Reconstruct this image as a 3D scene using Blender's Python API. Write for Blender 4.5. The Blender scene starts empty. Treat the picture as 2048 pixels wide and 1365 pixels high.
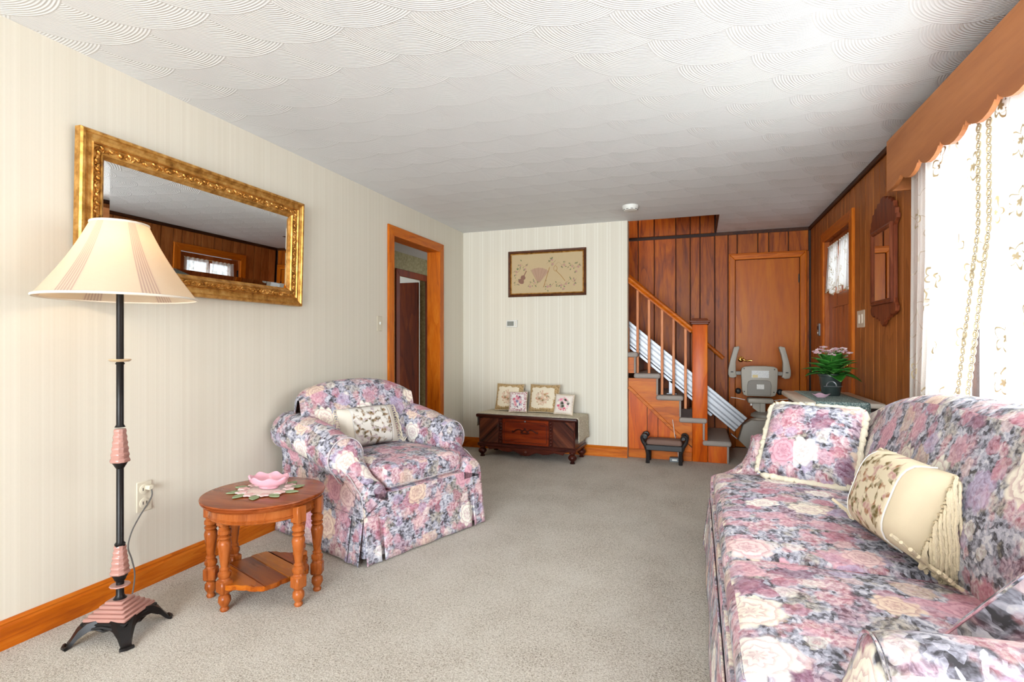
import bpy, bmesh, math, random
from mathutils import Vector, Matrix, Euler
random.seed(7)
SC = bpy.context.scene
COL = SC.collection
PI = math.pi
H = 2.36            # ceiling height
XL, XR = -2.44, 1.12  # left wallpaper wall, right panelled wall
YB, YP = 5.30, 6.22   # wallpapered end wall, panelled stair wall
YF = -3.80            # wall behind the camera

# ------------------------------------------------------------------ camera
cam_d = bpy.data.cameras.new('camera')
cam_d.sensor_width = 36.0
cam_d.lens = 36.0 * 1050.0 / 2048.0
cam_d.shift_y = 4.2 / 2048.0
cam_d.clip_start = 0.05
cam = bpy.data.objects.new('camera', cam_d)
cam.location = (0, 0, 1.141)
cam.rotation_euler = (PI / 2, 0, math.atan(370 / 1050.0))
COL.objects.link(cam)
SC.camera = cam

# ------------------------------------------------------------------ world, lights, exposure
world = bpy.data.worlds.new('world')
SC.world = world
world.use_nodes = True
bg = world.node_tree.nodes['Background']
bg.inputs['Color'].default_value = (0.83, 0.925, 1.0, 1)
bg.inputs['Strength'].default_value = 2.0
SC.view_settings.view_transform = 'Standard'
SC.view_settings.look = 'None'
SC.view_settings.gamma = 1.0
SC.view_settings.use_curve_mapping = False
SC.view_settings.exposure = 0.37
SC.cycles.max_bounces = 6
SC.cycles.diffuse_bounces = 3
SC.cycles.glossy_bounces = 3
SC.cycles.caustics_reflective = False
SC.cycles.caustics_refractive = False
SC.cycles.transparent_max_bounces = 8

def area_light(name, loc, rot, sx, sy, energy, color):
    d = bpy.data.lights.new(name, 'AREA')
    d.shape = 'RECTANGLE'; d.size = sx; d.size_y = sy
    d.energy = energy; d.color = color
    o = bpy.data.objects.new(name, d)
    o.location = loc; o.rotation_euler = rot
    COL.objects.link(o)
    return o
# daylight outside the lace-curtained picture window, and outside the wide window behind the camera
area_light('window_daylight', (1.42, 2.0, 1.45), (0, PI / 2, 0), 1.3, 2.4, 88, (0.84, 0.93, 1.0))
area_light('rear_daylight', (-0.5, YF - 0.25, 1.25), (PI / 2, 0, 0), 3.0, 2.0, 420, (0.84, 0.93, 1.0))

# ------------------------------------------------------------------ colour and node helpers
def S(r, g, b):
    f = lambda c: c / 12.92 if c <= 0.04045 else ((c + 0.055) / 1.055) ** 2.4
    return (f(r / 255.), f(g / 255.), f(b / 255.), 1.0)

class G:
    """small wrapper round a material's node tree"""
    def __init__(s, name):
        s.m = bpy.data.materials.new(name); s.m.use_nodes = True
        s.t = s.m.node_tree; s.b = s.t.nodes['Principled BSDF']; s.out = s.t.nodes['Material Output']
    def set(s, sock, v):
        if isinstance(v, bpy.types.NodeSocket): s.t.links.new(v, sock)
        else:
            if hasattr(sock.default_value, '__len__') and not hasattr(v, '__len__'): v = [v] * len(sock.default_value)
            sock.default_value = v
    def n(s, typ, ins=None, **attrs):
        nd = s.t.nodes.new('ShaderNode' + typ)
        for k, v in attrs.items(): setattr(nd, k, v)
        for k, v in (ins or {}).items(): s.set(nd.inputs[k], v)
        return nd
    def math(s, op, a, b=None, c=None, clamp=False):
        nd = s.n('Math', operation=op, use_clamp=clamp)
        for i, v in enumerate((a, b, c)):
            if v is not None: s.set(nd.inputs[i], v)
        return nd.outputs[0]
    def vm(s, op, a, b=None, scale=None):
        nd = s.n('VectorMath', operation=op)
        s.set(nd.inputs[0], a)
        if b is not None: s.set(nd.inputs[1], b)
        if scale is not None: s.set(nd.inputs['Scale'], scale)
        return nd.outputs['Value'] if op in ('LENGTH', 'DISTANCE', 'DOT_PRODUCT') else nd.outputs[0]
    def mix(s, f, a, b, blend='MIX'):
        nd = s.n('Mix', data_type='RGBA', blend_type=blend)
        s.set(nd.inputs[0], f); s.set(nd.inputs[6], a); s.set(nd.inputs[7], b)
        return nd.outputs[2]
    def ramp(s, f, stops, interp='LINEAR'):
        nd = s.n('ValToRGB'); cr = nd.color_ramp; cr.interpolation = interp
        while len(cr.elements) < len(stops): cr.elements.new(0.5)
        for e, (p, c) in zip(cr.elements, stops):
            e.position = p; e.color = c if hasattr(c, '__len__') else (c, c, c, 1)
        s.set(nd.inputs[0], f)
        return nd.outputs[0]
    def smooth(s, v, lo, hi, a=0.0, b=1.0):
        nd = s.n('MapRange', interpolation_type='SMOOTHSTEP')
        for k, x in zip(('Value', 'From Min', 'From Max', 'To Min', 'To Max'), (v, lo, hi, a, b)): s.set(nd.inputs[k], x)
        return nd.outputs[0]
    def xyz(s, v):
        nd = s.n('SeparateXYZ', {0: v}); return nd.outputs
    def comb(s, x=0., y=0., z=0.):
        nd = s.n('CombineXYZ')
        for i, v in enumerate((x, y, z)): s.set(nd.inputs[i], v)
        return nd.outputs[0]
    def noise(s, vec, scale, detail=3, rough=0.5, dist=0.0, dim='3D'):
        return s.n('TexNoise', {'Vector': vec, 'Scale': scale, 'Detail': detail, 'Roughness': rough, 'Distortion': dist}, noise_dimensions=dim).outputs
    def bump(s, h, strength=0.3, dist=0.01, normal=None):
        nd = s.n('Bump', {'Height': h, 'Strength': strength, 'Distance': dist})
        if normal is not None: s.set(nd.inputs['Normal'], normal)
        s.set(s.b.inputs['Normal'], nd.outputs[0]); return nd.outputs[0]
    def p(s, **kw):
        for k, v in kw.items():
            s.set(s.b.inputs[k.replace('_', ' ')], v)
        return s
    def coord(s, which='Object'): return s.n('TexCoord').outputs[which]
    def rnd(s): return s.n('ObjectInfo').outputs['Random']

def plain(name, col, rough=0.5, metal=0.0, spec=0.5, bump=0.0, bscale=200, **kw):
    g = G(name)
    co = g.coord()
    nz = g.noise(co, 14, 3)[0]
    c = g.mix(g.math('MULTIPLY', nz, 0.25), col, tuple(x * 0.72 for x in col[:3]) + (1,))
    g.set(g.b.inputs['Base Color'], c)
    g.p(Roughness=rough, Metallic=metal); g.b.inputs['Specular IOR Level'].default_value = spec
    if bump: g.bump(g.noise(co, bscale, 2)[0], bump, 0.003)
    for k, v in kw.items(): g.set(g.b.inputs[k.replace('_', ' ')], v)
    return g.m

def wood(name, dark, mid, light, axis='Z', scale=1.0, rough=0.32, knots=False, figure=1.0, vary=0.25):
    def sat(q, k=1.22):
        m_ = sum(q[:3]) / 3; return tuple(max(0.004, m_ + (x - m_) * k) for x in q[:3]) + (1,)
    dark, mid, light = sat(dark), sat(mid), sat(light)
    g = G(name)
    g.b.inputs['Specular IOR Level'].default_value = 0.22
    co = g.coord()
    off = g.vm('SCALE', g.comb(g.rnd(), g.math('MULTIPLY', g.rnd(), 2.7), g.math('MULTIPLY', g.rnd(), 5.1)), scale=9.0)
    sc = {'X': (0.9, 7, 7), 'Y': (7, 0.9, 7), 'Z': (7, 7, 0.9)}[axis]
    v = g.vm('MULTIPLY', g.vm('ADD', co, off), tuple(x * scale for x in sc))
    n1 = g.noise(v, 1.3, 6, 0.62, 1.6 * figure)[0]
    rings = g.math('FRACT', g.math('MULTIPLY', g.noise(v, 0.55, 2, 0.5, 0.6)[0], 9.0 * figure))
    rings = g.math('MULTIPLY', g.math('POWER', rings, 3.0), 0.16)
    fine = g.noise(g.vm('MULTIPLY', v, (6, 6, 6)), 2.0, 3)[0]
    f = g.math('ADD', g.math('SUBTRACT', n1, rings), g.math('MULTIPLY', g.math('SUBTRACT', fine, 0.5), 0.28))
    c = g.ramp(f, [(0.22, dark), (0.46, mid), (0.72, light)])
    if knots:
        kv = g.vm('MULTIPLY', g.vm('ADD', co, off), {'X': (1, 1.8, 1.8), 'Y': (1.8, 1, 1.8), 'Z': (1.8, 1.8, 1)}[axis])
        kd = g.n('TexVoronoi', {'Vector': kv, 'Scale': 1.9}).outputs['Distance']
        k = g.smooth(kd, 0.02, 0.05, 1, 0)
        c = g.mix(g.math('MULTIPLY', k, 0.85), c, tuple(x * 0.3 for x in dark[:3]) + (1,))
    br = g.math('ADD', 1.0 - vary / 2, g.math('MULTIPLY', g.rnd(), vary))
    c = g.mix(1.0, c, g.comb(br, br, br), 'MULTIPLY')
    g.set(g.b.inputs['Base Color'], c)
    g.p(Roughness=g.math('ADD', rough, g.math('MULTIPLY', n1, 0.15)))
    g.bump(f, 0.08, 0.004)
    return g.m

# ------------------------------------------------------------------ mesh builder
class B:
    def __init__(s): s.v = []; s.f = []; s.uv = None
    def add(s, vs, fs, M=None):
        o = len(s.v)
        s.v += [tuple((M @ Vector(p)) if M else p) for p in vs]
        s.f += [tuple(i + o for i in f) for f in fs]
        return s
    def box(s, x0, x1, y0, y1, z0, z1, M=None):
        v = [(x, y, z) for z in (z0, z1) for y in (y0, y1) for x in (x0, x1)]
        return s.add(v, [(0, 2, 3, 1), (4, 5, 7, 6), (0, 1, 5, 4), (2, 6, 7, 3), (0, 4, 6, 2), (1, 3, 7, 5)], M)
    def bm(s, bm, M=None):
        bm.verts.index_update()
        s.add([v.co[:] for v in bm.verts], [[v.index for v in f.verts] for f in bm.faces], M); bm.free(); return s
    def bbox(s, x0, x1, y0, y1, z0, z1, r=0.004, seg=1, M=None):
        b = B().box(x0, x1, y0, y1, z0, z1); bm = bmesh.new()
        vs = [bm.verts.new(p) for p in b.v]
        for f in b.f: bm.faces.new([vs[i] for i in f])
        bmesh.ops.bevel(bm, geom=bm.edges[:], offset=r, segments=seg, profile=0.5, affect='EDGES')
        return s.bm(bm, M)
    def prism(s, poly, z0, z1, M=None, bevel=0.0, seg=1):
        bm = bmesh.new()
        lo = [bm.verts.new((x, y, z0)) for x, y in poly]; hi = [bm.verts.new((x, y, z1)) for x, y in poly]
        n = len(poly)
        bm.faces.new(lo[::-1]); bm.faces.new(hi)
        for i in range(n): bm.faces.new((lo[i], lo[(i + 1) % n], hi[(i + 1) % n], hi[i]))
        bmesh.ops.recalc_face_normals(bm, faces=bm.faces[:])
        if bevel:
            es = [e for e in bm.edges if abs(e.verts[0].co.z - e.verts[1].co.z) < 1e-6]
            bmesh.ops.bevel(bm, geom=es, offset=bevel, segments=seg, profile=0.5, affect='EDGES')
        return s.bm(bm, M)
    def lathe(s, prof, n=24, M=None, sx=1.0, sy=1.0):
        vs = []; fs = []
        for r, z in prof:
            for k in range(n):
                a = 2 * PI * k / n; vs.append((r * math.cos(a) * sx, r * math.sin(a) * sy, z))
        for i in range(len(prof) - 1):
            for k in range(n):
                a, b = i * n + k, i * n + (k + 1) % n
                fs.append((a, b, b + n, a + n))
        if prof[0][0] > 1e-5: fs.append(tuple(range(n - 1, -1, -1)))
        if prof[-1][0] > 1e-5: fs.append(tuple(range((len(prof) - 1) * n, len(prof) * n)))
        return s.add(vs, fs, M)
    def tube(s, pts, r, n=8, M=None, closed=False, cap=True):
        pts = [Vector(p) for p in pts]; m = len(pts)
        rs = r if hasattr(r, '__len__') else [r] * m
        vs = []; fs = []; up = None
        for i in range(m):
            a = pts[(i - 1) % m] if (closed or i) else pts[i]; b = pts[(i + 1) % m] if (closed or i < m - 1) else pts[i]
            t = (b - a); t = t.normalized() if t.length > 1e-9 else Vector((0, 0, 1))
            if up is None: up = t.orthogonal().normalized()
            up = up - t * up.dot(t); up = up.normalized() if up.length > 1e-6 else t.orthogonal().normalized()
            w = t.cross(up)
            for k in range(n):
                q = 2 * PI * k / n; vs.append(tuple(pts[i] + (up * math.cos(q) + w * math.sin(q)) * rs[i]))
        for i in range(m if closed else m - 1):
            for k in range(n):
                a = i * n + k; b = i * n + (k + 1) % n; c = ((i + 1) % m) * n + (k + 1) % n; d = ((i + 1) % m) * n + k
                fs.append((a, b, c, d))
        if not closed and cap:
            fs.append(tuple(range(n - 1, -1, -1))); fs.append(tuple(range((m - 1) * n, m * n)))
        return s.add(vs, fs, M)
    def rings(s, rings, cap=True, M=None, closed=True):
        n = len(rings[0]); vs = [p for r in rings for p in r]; fs = []
        for i in range(len(rings) - 1):
            for k in range(n if closed else n - 1):
                a, b = i * n + k, i * n + (k + 1) % n
                fs.append((a, b, b + n, a + n))
        if cap: fs.append(tuple(range(n - 1, -1, -1))); fs.append(tuple(range((len(rings) - 1) * n, len(rings) * n)))
        return s.add(vs, fs, M)
    def grid(s, fn, nu, nv, M=None):
        vs = [fn(i / nu, j / nv) for j in range(nv + 1) for i in range(nu + 1)]
        fs = [(j * (nu + 1) + i, j * (nu + 1) + i + 1, (j + 1) * (nu + 1) + i + 1, (j + 1) * (nu + 1) + i) for j in range(nv) for i in range(nu)]
        return s.add(vs, fs, M)
    def softbox(s, sx, sy, sz, r, crown=0.0, m=8, k=4, M=None):
        def axis(h):
            rr = min(r, h)
            a = [-h + rr * (1 - math.cos(PI / 2 * i / k)) for i in range(k + 1)] if False else [-h + rr * i / k for i in range(k + 1)]
            mid = [(-h + rr) + (2 * h - 2 * rr) * i / m for i in range(1, m)]
            return a + mid + [-x for x in a[::-1]]
        hs = (sx / 2, sy / 2, sz / 2); ax = [axis(h) for h in hs]
        def mp(p):
            q = [max(-h + min(r, h), min(h - min(r, h), c)) for c, h in zip(p, hs)]
            d = Vector(p) - Vector(q)
            if d.length > 1e-9: d = d.normalized() * r
            v = Vector(q) + d
            if crown:
                w = max(0, 1 - (v.x / hs[0]) ** 2) * max(0, 1 - (v.y / hs[1]) ** 2)
                v.z += crown * w * (1 if v.z > 0 else -0.2)
            return tuple(v)
        bm = bmesh.new()
        for d in range(3):
            u, w = [i for i in range(3) if i != d]
            for sg in (-1, 1):
                g = []
                for a in ax[u]:
                    row = []
                    for b in ax[w]:
                        p = [0, 0, 0]; p[d] = sg * hs[d]; p[u] = a; p[w] = b
                        row.append(bm.verts.new(mp(p)))
                    g.append(row)
                for i in range(len(g) - 1):
                    for j in range(len(g[0]) - 1):
                        bm.faces.new((g[i][j], g[i + 1][j], g[i + 1][j + 1], g[i][j + 1]))
        bmesh.ops.remove_doubles(bm, verts=bm.verts[:], dist=1e-5)
        bmesh.ops.recalc_face_normals(bm, faces=bm.faces[:])
        return s.bm(bm, M)
    def build(s, name, mat, parent=None, loc=(0, 0, 0), rot=(0, 0, 0), smooth=True, angle=40, fix=True, uv=True, solid=0.0):
        me = bpy.data.meshes.new(name)
        me.from_pydata(s.v, [], s.f)
        if fix:
            bm = bmesh.new(); bm.from_mesh(me); bmesh.ops.recalc_face_normals(bm, faces=bm.faces[:]); bm.to_mesh(me); bm.free()
        if uv:
            lay = me.uv_layers.new(name='UVMap'); d = lay.data
            for p in me.polygons:
                nx, ny, nz = (abs(c) for c in p.normal)
                for li in p.loop_indices:
                    c = me.vertices[me.loops[li].vertex_index].co
                    if nz >= nx and nz >= ny: q = (c.x, c.y)
                    elif ny >= nx: q = (c.x, c.z + 3.7)
                    else: q = (c.y + 5.3, c.z + 3.7)
                    d[li].uv = q
        if smooth:
            for p in me.polygons: p.use_smooth = True
            me.set_sharp_from_angle(angle=math.radians(angle))
        me.update()
        o = bpy.data.objects.new(name, me)
        o.location = loc; o.rotation_euler = rot
        if mat: me.materials.append(mat)
        COL.objects.link(o)
        if parent: o.parent = parent
        if solid:
            md = o.modifiers.new('thickness', 'SOLIDIFY'); md.thickness = solid; md.offset = 0
        return o

def tag(o, label, cat, group=None, kind=None):
    if label: o['label'] = label
    if cat: o['category'] = cat
    if group: o['group'] = group
    if kind: o['kind'] = kind
    return o
def thing(name, label, cat, loc=(0, 0, 0), rz=0.0, group=None, rot=None):
    o = bpy.data.objects.new(name, None); o.empty_display_size = 0.1
    o.location = loc; o.rotation_euler = rot if rot else (0, 0, rz); COL.objects.link(o)
    return tag(o, label, cat, group)
def struct(o, label=None):
    o['kind'] = 'structure'
    if label: o['label'] = label
    return o
def piece(src, parent, loc=(0, 0, 0), rot=(0, 0, 0), scale=(1, 1, 1)):
    c = src.copy(); COL.objects.link(c); c.parent = parent; c.location = loc; c.rotation_euler = rot; c.scale = scale
    return c
def T(x=0, y=0, z=0): return Matrix.Translation((x, y, z))
def R(a, ax='Z'): return Matrix.Rotation(a, 4, ax)
def mapYZ():  # prism drawn in (y, z), extruded along x
    return Matrix(((0, 0, 1, 0), (1, 0, 0, 0), (0, 1, 0, 0), (0, 0, 0, 1)))
def mapXZ():  # prism drawn in (x, z), extruded along -y
    return Matrix(((1, 0, 0, 0), (0, 0, -1, 0), (0, 1, 0, 0), (0, 0, 0, 1)))

# ------------------------------------------------------------------ materials
def floral(name, scale=1.0, off=(0, 0, 0), rough=0.75):
    """painterly chintz: brushed grey-blue foliage ground under several sizes of ruffled flowers"""
    g = G(name)
    uv = g.vm('ADD', g.vm('SCALE', g.coord('UV'), scale=scale), off)
    n1 = g.noise(uv, 13, 3, 0.6, dim='2D')[1]
    uvd = g.vm('ADD', uv, g.vm('SCALE', g.vm('SUBTRACT', n1, (.5, .5, .5)), scale=0.038))
    fine = g.noise(uvd, 62, 3, 0.65, 0.2, dim='2D')
    fx = fine[0]
    # ground: leafy brush strokes
    uvg = g.vm('ADD', uv, g.vm('SCALE', g.vm('SUBTRACT', n1, (.5, .5, .5)), scale=0.022))
    dab = g.xyz(g.n('TexVoronoi', {'Vector': g.vm('MULTIPLY', uvg, (1.0, 1.6, 1)), 'Scale': 68.0}, voronoi_dimensions='2D').outputs['Color'])[0]
    mid = g.noise(uvg, 21, 4, 0.62, 0.0, dim='2D')[0]
    gv = g.math('ADD', g.math('MULTIPLY', dab, 0.26), g.math('ADD', g.math('MULTIPLY', mid, 0.80), g.math('MULTIPLY', g.math('SUBTRACT', fx, 0.62), 0.30)))
    c = g.ramp(gv, [(0.32, S(66, 64, 68)), (0.41, S(118, 116, 126)), (0.49, S(158, 157, 170)), (0.58, S(190, 188, 200)), (0.70, S(216, 213, 216))])
    hue = g.n('SeparateColor', {0: g.noise(g.vm('ADD', uv, (7, 3, 0)), 7.5, 3, 0.6, dim='2D')[1]}).outputs
    c = g.mix(g.math('MULTIPLY', g.smooth(hue[0], 0.54, 0.64), 0.6), c, g.ramp(fx, [(0.38, S(120, 72, 92)), (0.6, S(204, 164, 176))]))
    c = g.mix(g.math('MULTIPLY', g.smooth(hue[1], 0.55, 0.66), 0.65), c, g.ramp(fx, [(0.35, S(88, 80, 74)), (0.62, S(196, 184, 164))]))
    c = g.mix(g.math('MULTIPLY', g.smooth(hue[2], 0.52, 0.62), 0.62), c, g.ramp(fx, [(0.36, S(196, 118, 130)), (0.5, S(220, 168, 172)), (0.66, S(236, 208, 204))]))
    pal = [S(244, 232, 214), S(222, 168, 180), S(236, 204, 200), S(200, 126, 142), S(194, 174, 204), S(232, 206, 184), S(248, 240, 228), S(140, 88, 112)]
    def layer(c, cells, rad, petals, shift, prob, pal, ruff, op=.92):
        p = g.vm('ADD', g.vm('SCALE', uvd, scale=cells), shift)
        vo = g.n('TexVoronoi', {'Vector': p, 'Scale': 1.0, 'Randomness': 0.85}, voronoi_dimensions='2D')
        d = g.vm('SUBTRACT', p, vo.outputs['Position'])
        x, y, _ = g.xyz(d)
        r = vo.outputs['Distance']
        a = g.math('ARCTAN2', y, x)
        rc, gc, bc = g.n('SeparateColor', {0: vo.outputs['Color']}).outputs
        pet = g.math('ABSOLUTE', g.math('COSINE', g.math('ADD', g.math('MULTIPLY', a, petals / 2.0), g.math('MULTIPLY', rc, 6.28))))
        edge = g.math('MULTIPLY', g.math('ADD', 0.66, g.math('ADD', g.math('MULTIPLY', pet, 0.22), g.math('MULTIPLY', fx, 0.26))), g.math('MULTIPLY', g.math('ADD', 0.72, g.math('MULTIPLY', gc, 0.42)), rad))
        e = g.math('DIVIDE', r, edge)
        mask = g.math('MULTIPLY', g.smooth(g.math('ADD', e, g.math('MULTIPLY', g.math('SUBTRACT', fx, 0.5), 0.5)), 0.84, 1.04, 1, 0), g.math('LESS_THAN', bc, prob))
        k = len(pal); base = g.ramp(rc, [(i / k, q) for i, q in enumerate(pal)], 'CONSTANT')
        # petals within petals, streaked along their length, deeper in creases and at the heart
        inner = g.math('FRACT', g.math('ADD', g.math('MULTIPLY', e, ruff), g.math('ADD', g.math('MULTIPLY', pet, 0.7), g.math('MULTIPLY', fx, 0.9))))
        sh = g.math('ADD', 0.66, g.math('MULTIPLY', g.smooth(inner, 0.0, 0.6), 0.36))
        sh = g.math('MULTIPLY', sh, g.math('ADD', 0.80, g.math('MULTIPLY', g.smooth(e, 0.05, 0.5), 0.22)))
        sh = g.math('MULTIPLY', sh, g.math('ADD', 0.86, g.math('MULTIPLY', fx, 0.3)))
        warm = g.comb(g.math('POWER', sh, 0.7), g.math('POWER', sh, 1.15), g.math('POWER', sh, 1.0))
        return g.mix(g.math('MULTIPLY', mask, op), c, g.mix(1.0, base, warm, 'MULTIPLY'))
    c = layer(c, 12.5, 0.44, 5, (3.3, 1.7, 0), 0.48, [pal[4], pal[1], pal[2], pal[3], pal[6]], 1.6, .50)
    c = layer(c, 7.4, 0.46, 7, (0.4, 5.1, 0), 0.44, [pal[1], pal[2], pal[3], pal[4], pal[5], pal[1], pal[7]], 2.4, .62)
    c = layer(c, 4.7, 0.38, 8, (2.1, 0.6, 0), 0.60, [pal[0], pal[6], pal[2], pal[0], pal[5], pal[6], pal[1]], 3.0)
    g.set(g.b.inputs['Base Color'], c)
    g.p(Roughness=rough); g.b.inputs['Specular IOR Level'].default_value = 0.25
    g.b.inputs['Sheen Weight'].default_value = 0.06
    return g.m

M = {}
M['chintz'] = floral('floral_chintz')
M['chintz_bold'] = floral('floral_chintz_cushion', off=(1.33, 0.37, 0))

def wallpaper(name, strong):
    g = G(name)
    x, y, z = g.xyz(g.coord())
    t = g.math('ADD', x, y)
    fine = g.n('TexWhiteNoise', {'W': g.math('FLOOR', g.math('MULTIPLY', t, 210.0))}, noise_dimensions='1D').outputs[0]
    m5 = g.n('TexWhiteNoise', {'W': g.math('FLOOR', g.math('MULTIPLY', t, 58.0))}, noise_dimensions='1D').outputs[0]
    wide = g.noise(g.comb(g.math('MULTIPLY', t, 1.0), 0, 0), 3.0, 2)[0]
    f = g.math('ADD', g.math('MULTIPLY', fine, 0.35), g.math('ADD', g.math('MULTIPLY', m5, 0.4), g.math('MULTIPLY', wide, 0.3)))
    c = g.ramp(f, [(0.2, S(225, 217, 199)), (0.55, S(228, 220, 203)), (0.85, S(231, 224, 207))])
    ph = g.math('FRACT', g.math('DIVIDE', t, 0.126))
    l1 = g.smooth(g.math('ABSOLUTE', g.math('SUBTRACT', ph, 0.30)), 0.035, 0.06, 1, 0)
    l2 = g.smooth(g.math('ABSOLUTE', g.math('SUBTRACT', ph, 0.52)), 0.035, 0.06, 1, 0)
    ln = g.math('MULTIPLY', g.math('MAXIMUM', l1, l2), strong)
    c = g.mix(ln, c, S(240, 234, 220))
    wv = g.noise(g.vm('MULTIPLY', g.coord(), (260, 260, 90)), 1.0, 2)[0]
    c = g.mix(g.math('MULTIPLY', g.math('SUBTRACT', wv, 0.35), 0.12), c, S(196, 186, 164))
    g.set(g.b.inputs['Base Color'], c)
    g.p(Roughness=g.math('SUBTRACT', 0.62, g.math('MULTIPLY', ln, 0.15)))
    g.b.inputs['Specular IOR Level'].default_value = 0.3
    g.bump(wv, 0.06, 0.002)
    return g.m
M['paper'] = wallpaper('striped_wallpaper', 0.12)
M['paper_b'] = wallpaper('striped_wallpaper_end', 0.6)

def carpet():
    g = G('beige_carpet')
    co = g.coord()
    sp = g.noise(co, 125, 4, 0.75)[0]
    sp2 = g.n('TexVoronoi', {'Vector': co, 'Scale': 260.0}).outputs['Color']
    big = g.noise(co, 1.1, 3, 0.55)[0]
    mid = g.noise(co, 4.5, 3, 0.55)[0]
    f = g.math('ADD', g.math('MULTIPLY', sp, 0.62), g.math('ADD', g.math('MULTIPLY', g.xyz(sp2)[0], 0.18), g.math('ADD', g.math('MULTIPLY', big, 0.16), g.math('MULTIPLY', mid, 0.12))))
    c = g.ramp(f, [(0.36, S(126, 110, 94)), (0.45, S(190, 177, 160)), (0.55, S(218, 208, 194)), (0.7, S(236, 228, 216))])
    g.set(g.b.inputs['Base Color'], c)
    g.p(Roughness=0.95); g.b.inputs['Specular IOR Level'].default_value = 0.1
    g.b.inputs['Sheen Weight'].default_value = 0.15
    g.bump(g.math('ADD', g.noise(co, 150, 3, 0.7)[0], g.math('MULTIPLY', sp, 0.6)), 0.85, 0.012)
    return g.m
M['carpet'] = carpet()
M['carpet_grey'] = plain('grey_stair_carpet', S(168, 158, 150), 0.95, spec=0.1, bump=0.6, bscale=180)

def swirl_ceiling():
    """plaster combed in overlapping fans, rows running across the room"""
    g = G('combed_plaster')
    x, y, z = g.xyz(g.vm('ADD', g.coord(), g.vm('SCALE', g.vm('SUBTRACT', g.noise(g.coord(), 2.2, 2)[1], (.5, .5, .5)), scale=0.03)))
    pit, px, Rr = 0.24, 0.30, 0.30
    j = g.math('FLOOR', g.math('DIVIDE', y, pit))
    def fan(jj):
        dy = g.math('SUBTRACT', y, g.math('MULTIPLY', jj, pit))
        sq = g.math('SQRT', g.math('MAXIMUM', g.math('SUBTRACT', Rr * Rr, g.math('MULTIPLY', dy, dy)), 0.0))
        offs = g.math('MULTIPLY', g.math('FRACT', g.math('MULTIPLY', jj, 0.37)), px)
        i = g.math('FLOOR', g.math('DIVIDE', g.math('ADD', g.math('SUBTRACT', x, offs), sq), px))
        dx = g.math('SUBTRACT', g.math('SUBTRACT', x, offs), g.math('MULTIPLY', i, px))
        r = g.math('SQRT', g.math('ADD', g.math('MULTIPLY', dx, dx), g.math('MULTIPLY', dy, dy)))
        return r
    rA = fan(j); rB = fan(g.math('SUBTRACT', j, 1.0))
    inB = g.math('LESS_THAN', rB, Rr)
    r = g.math('ADD', g.math('MULTIPLY', rB, inB), g.math('MULTIPLY', rA, g.math('SUBTRACT', 1.0, inB)))
    comb = g.math('SINE', g.math('MULTIPLY', r, 560.0))
    rn = g.math('DIVIDE', r, Rr)
    h = g.math('ADD', g.math('MULTIPLY', comb, 0.10), g.math('MULTIPLY', g.math('POWER', rn, 2.0), 1.3))
    g.set(g.b.inputs['Base Color'], g.mix(g.smooth(comb, -0.2, 0.9), S(230, 229, 228), S(237, 236, 235)))
    g.p(Roughness=0.75); g.b.inputs['Specular IOR Level'].default_value = 0.2
    g.bump(h, 0.6, 0.010)
    return g.m
M['ceiling'] = swirl_ceiling()

M['panel'] = wood('pine_panel', S(104, 52, 24), S(150, 82, 38), S(176, 106, 54), 'Z', 1.0, 0.34, knots=True, vary=0.4)
M['panel_r'] = wood('pine_panel_narrow', S(132, 80, 50), S(164, 104, 68), S(182, 124, 84), 'Z', 1.0, 0.36, knots=True, vary=0.22)
M['groove'] = plain('dark_groove', S(46, 24, 14), 0.7)
M['crown'] = wood('dark_crown', S(36, 18, 12), S(58, 32, 20), S(78, 46, 28), 'Y', 1, 0.4)
M['oak'] = wood('orange_trim', S(158, 84, 40), S(190, 108, 54), S(206, 130, 74), 'Z', 1.2, 0.3, vary=0.1)
M['oak_y'] = wood('orange_trim_y', S(158, 84, 40), S(190, 108, 54), S(206, 130, 74), 'Y', 1.2, 0.3, vary=0.1)
M['oak_x'] = wood('orange_trim_x', S(158, 84, 40), S(190, 108, 54), S(206, 130, 74), 'X', 1.2, 0.3, vary=0.1)
M['doorw'] = wood('veneer_door', S(150, 80, 34), S(178, 102, 46), S(194, 120, 62), 'Z', 0.6, 0.28, figure=0.5, vary=0.06)
M['door_dark'] = wood('dark_hall_door', S(84, 38, 18), S(118, 56, 26), S(142, 74, 36), 'Z', 0.7, 0.35, figure=0.5)
M['entry'] = wood('entry_door', S(128, 68, 44), S(160, 92, 60), S(176, 112, 80), 'Z', 0.8, 0.22, figure=0.6, vary=0.1)
M['valance'] = wood('valance_board', S(164, 108, 76), S(184, 126, 90), S(196, 140, 104), 'Y', 0.5, 0.42, figure=0.4, vary=0.05)
M['valance_edge'] = wood('valance_edge', S(200, 130, 70), S(226, 158, 92), S(240, 180, 116), 'Y', 1.0, 0.4)
M['cherry'] = wood('cherry_table', S(112, 58, 34), S(152, 88, 56), S(174, 110, 74), 'Z', 1.2, 0.2, figure=0.6, vary=0.15)
M['cherry_top'] = wood('cherry_table_top', S(116, 58, 36), S(154, 86, 58), S(172, 106, 74), 'X', 0.9, 0.14, figure=0.7, vary=0.4)
M['mahog'] = wood('mahogany_chest', S(34, 16, 14), S(66, 32, 26), S(96, 48, 36), 'X', 0.9, 0.22, figure=0.7, vary=0.2)
M['mahog_mid'] = wood('mahogany_panel', S(70, 28, 18), S(108, 46, 28), S(132, 62, 38), 'X', 0.8, 0.2, figure=1.2)
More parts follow.
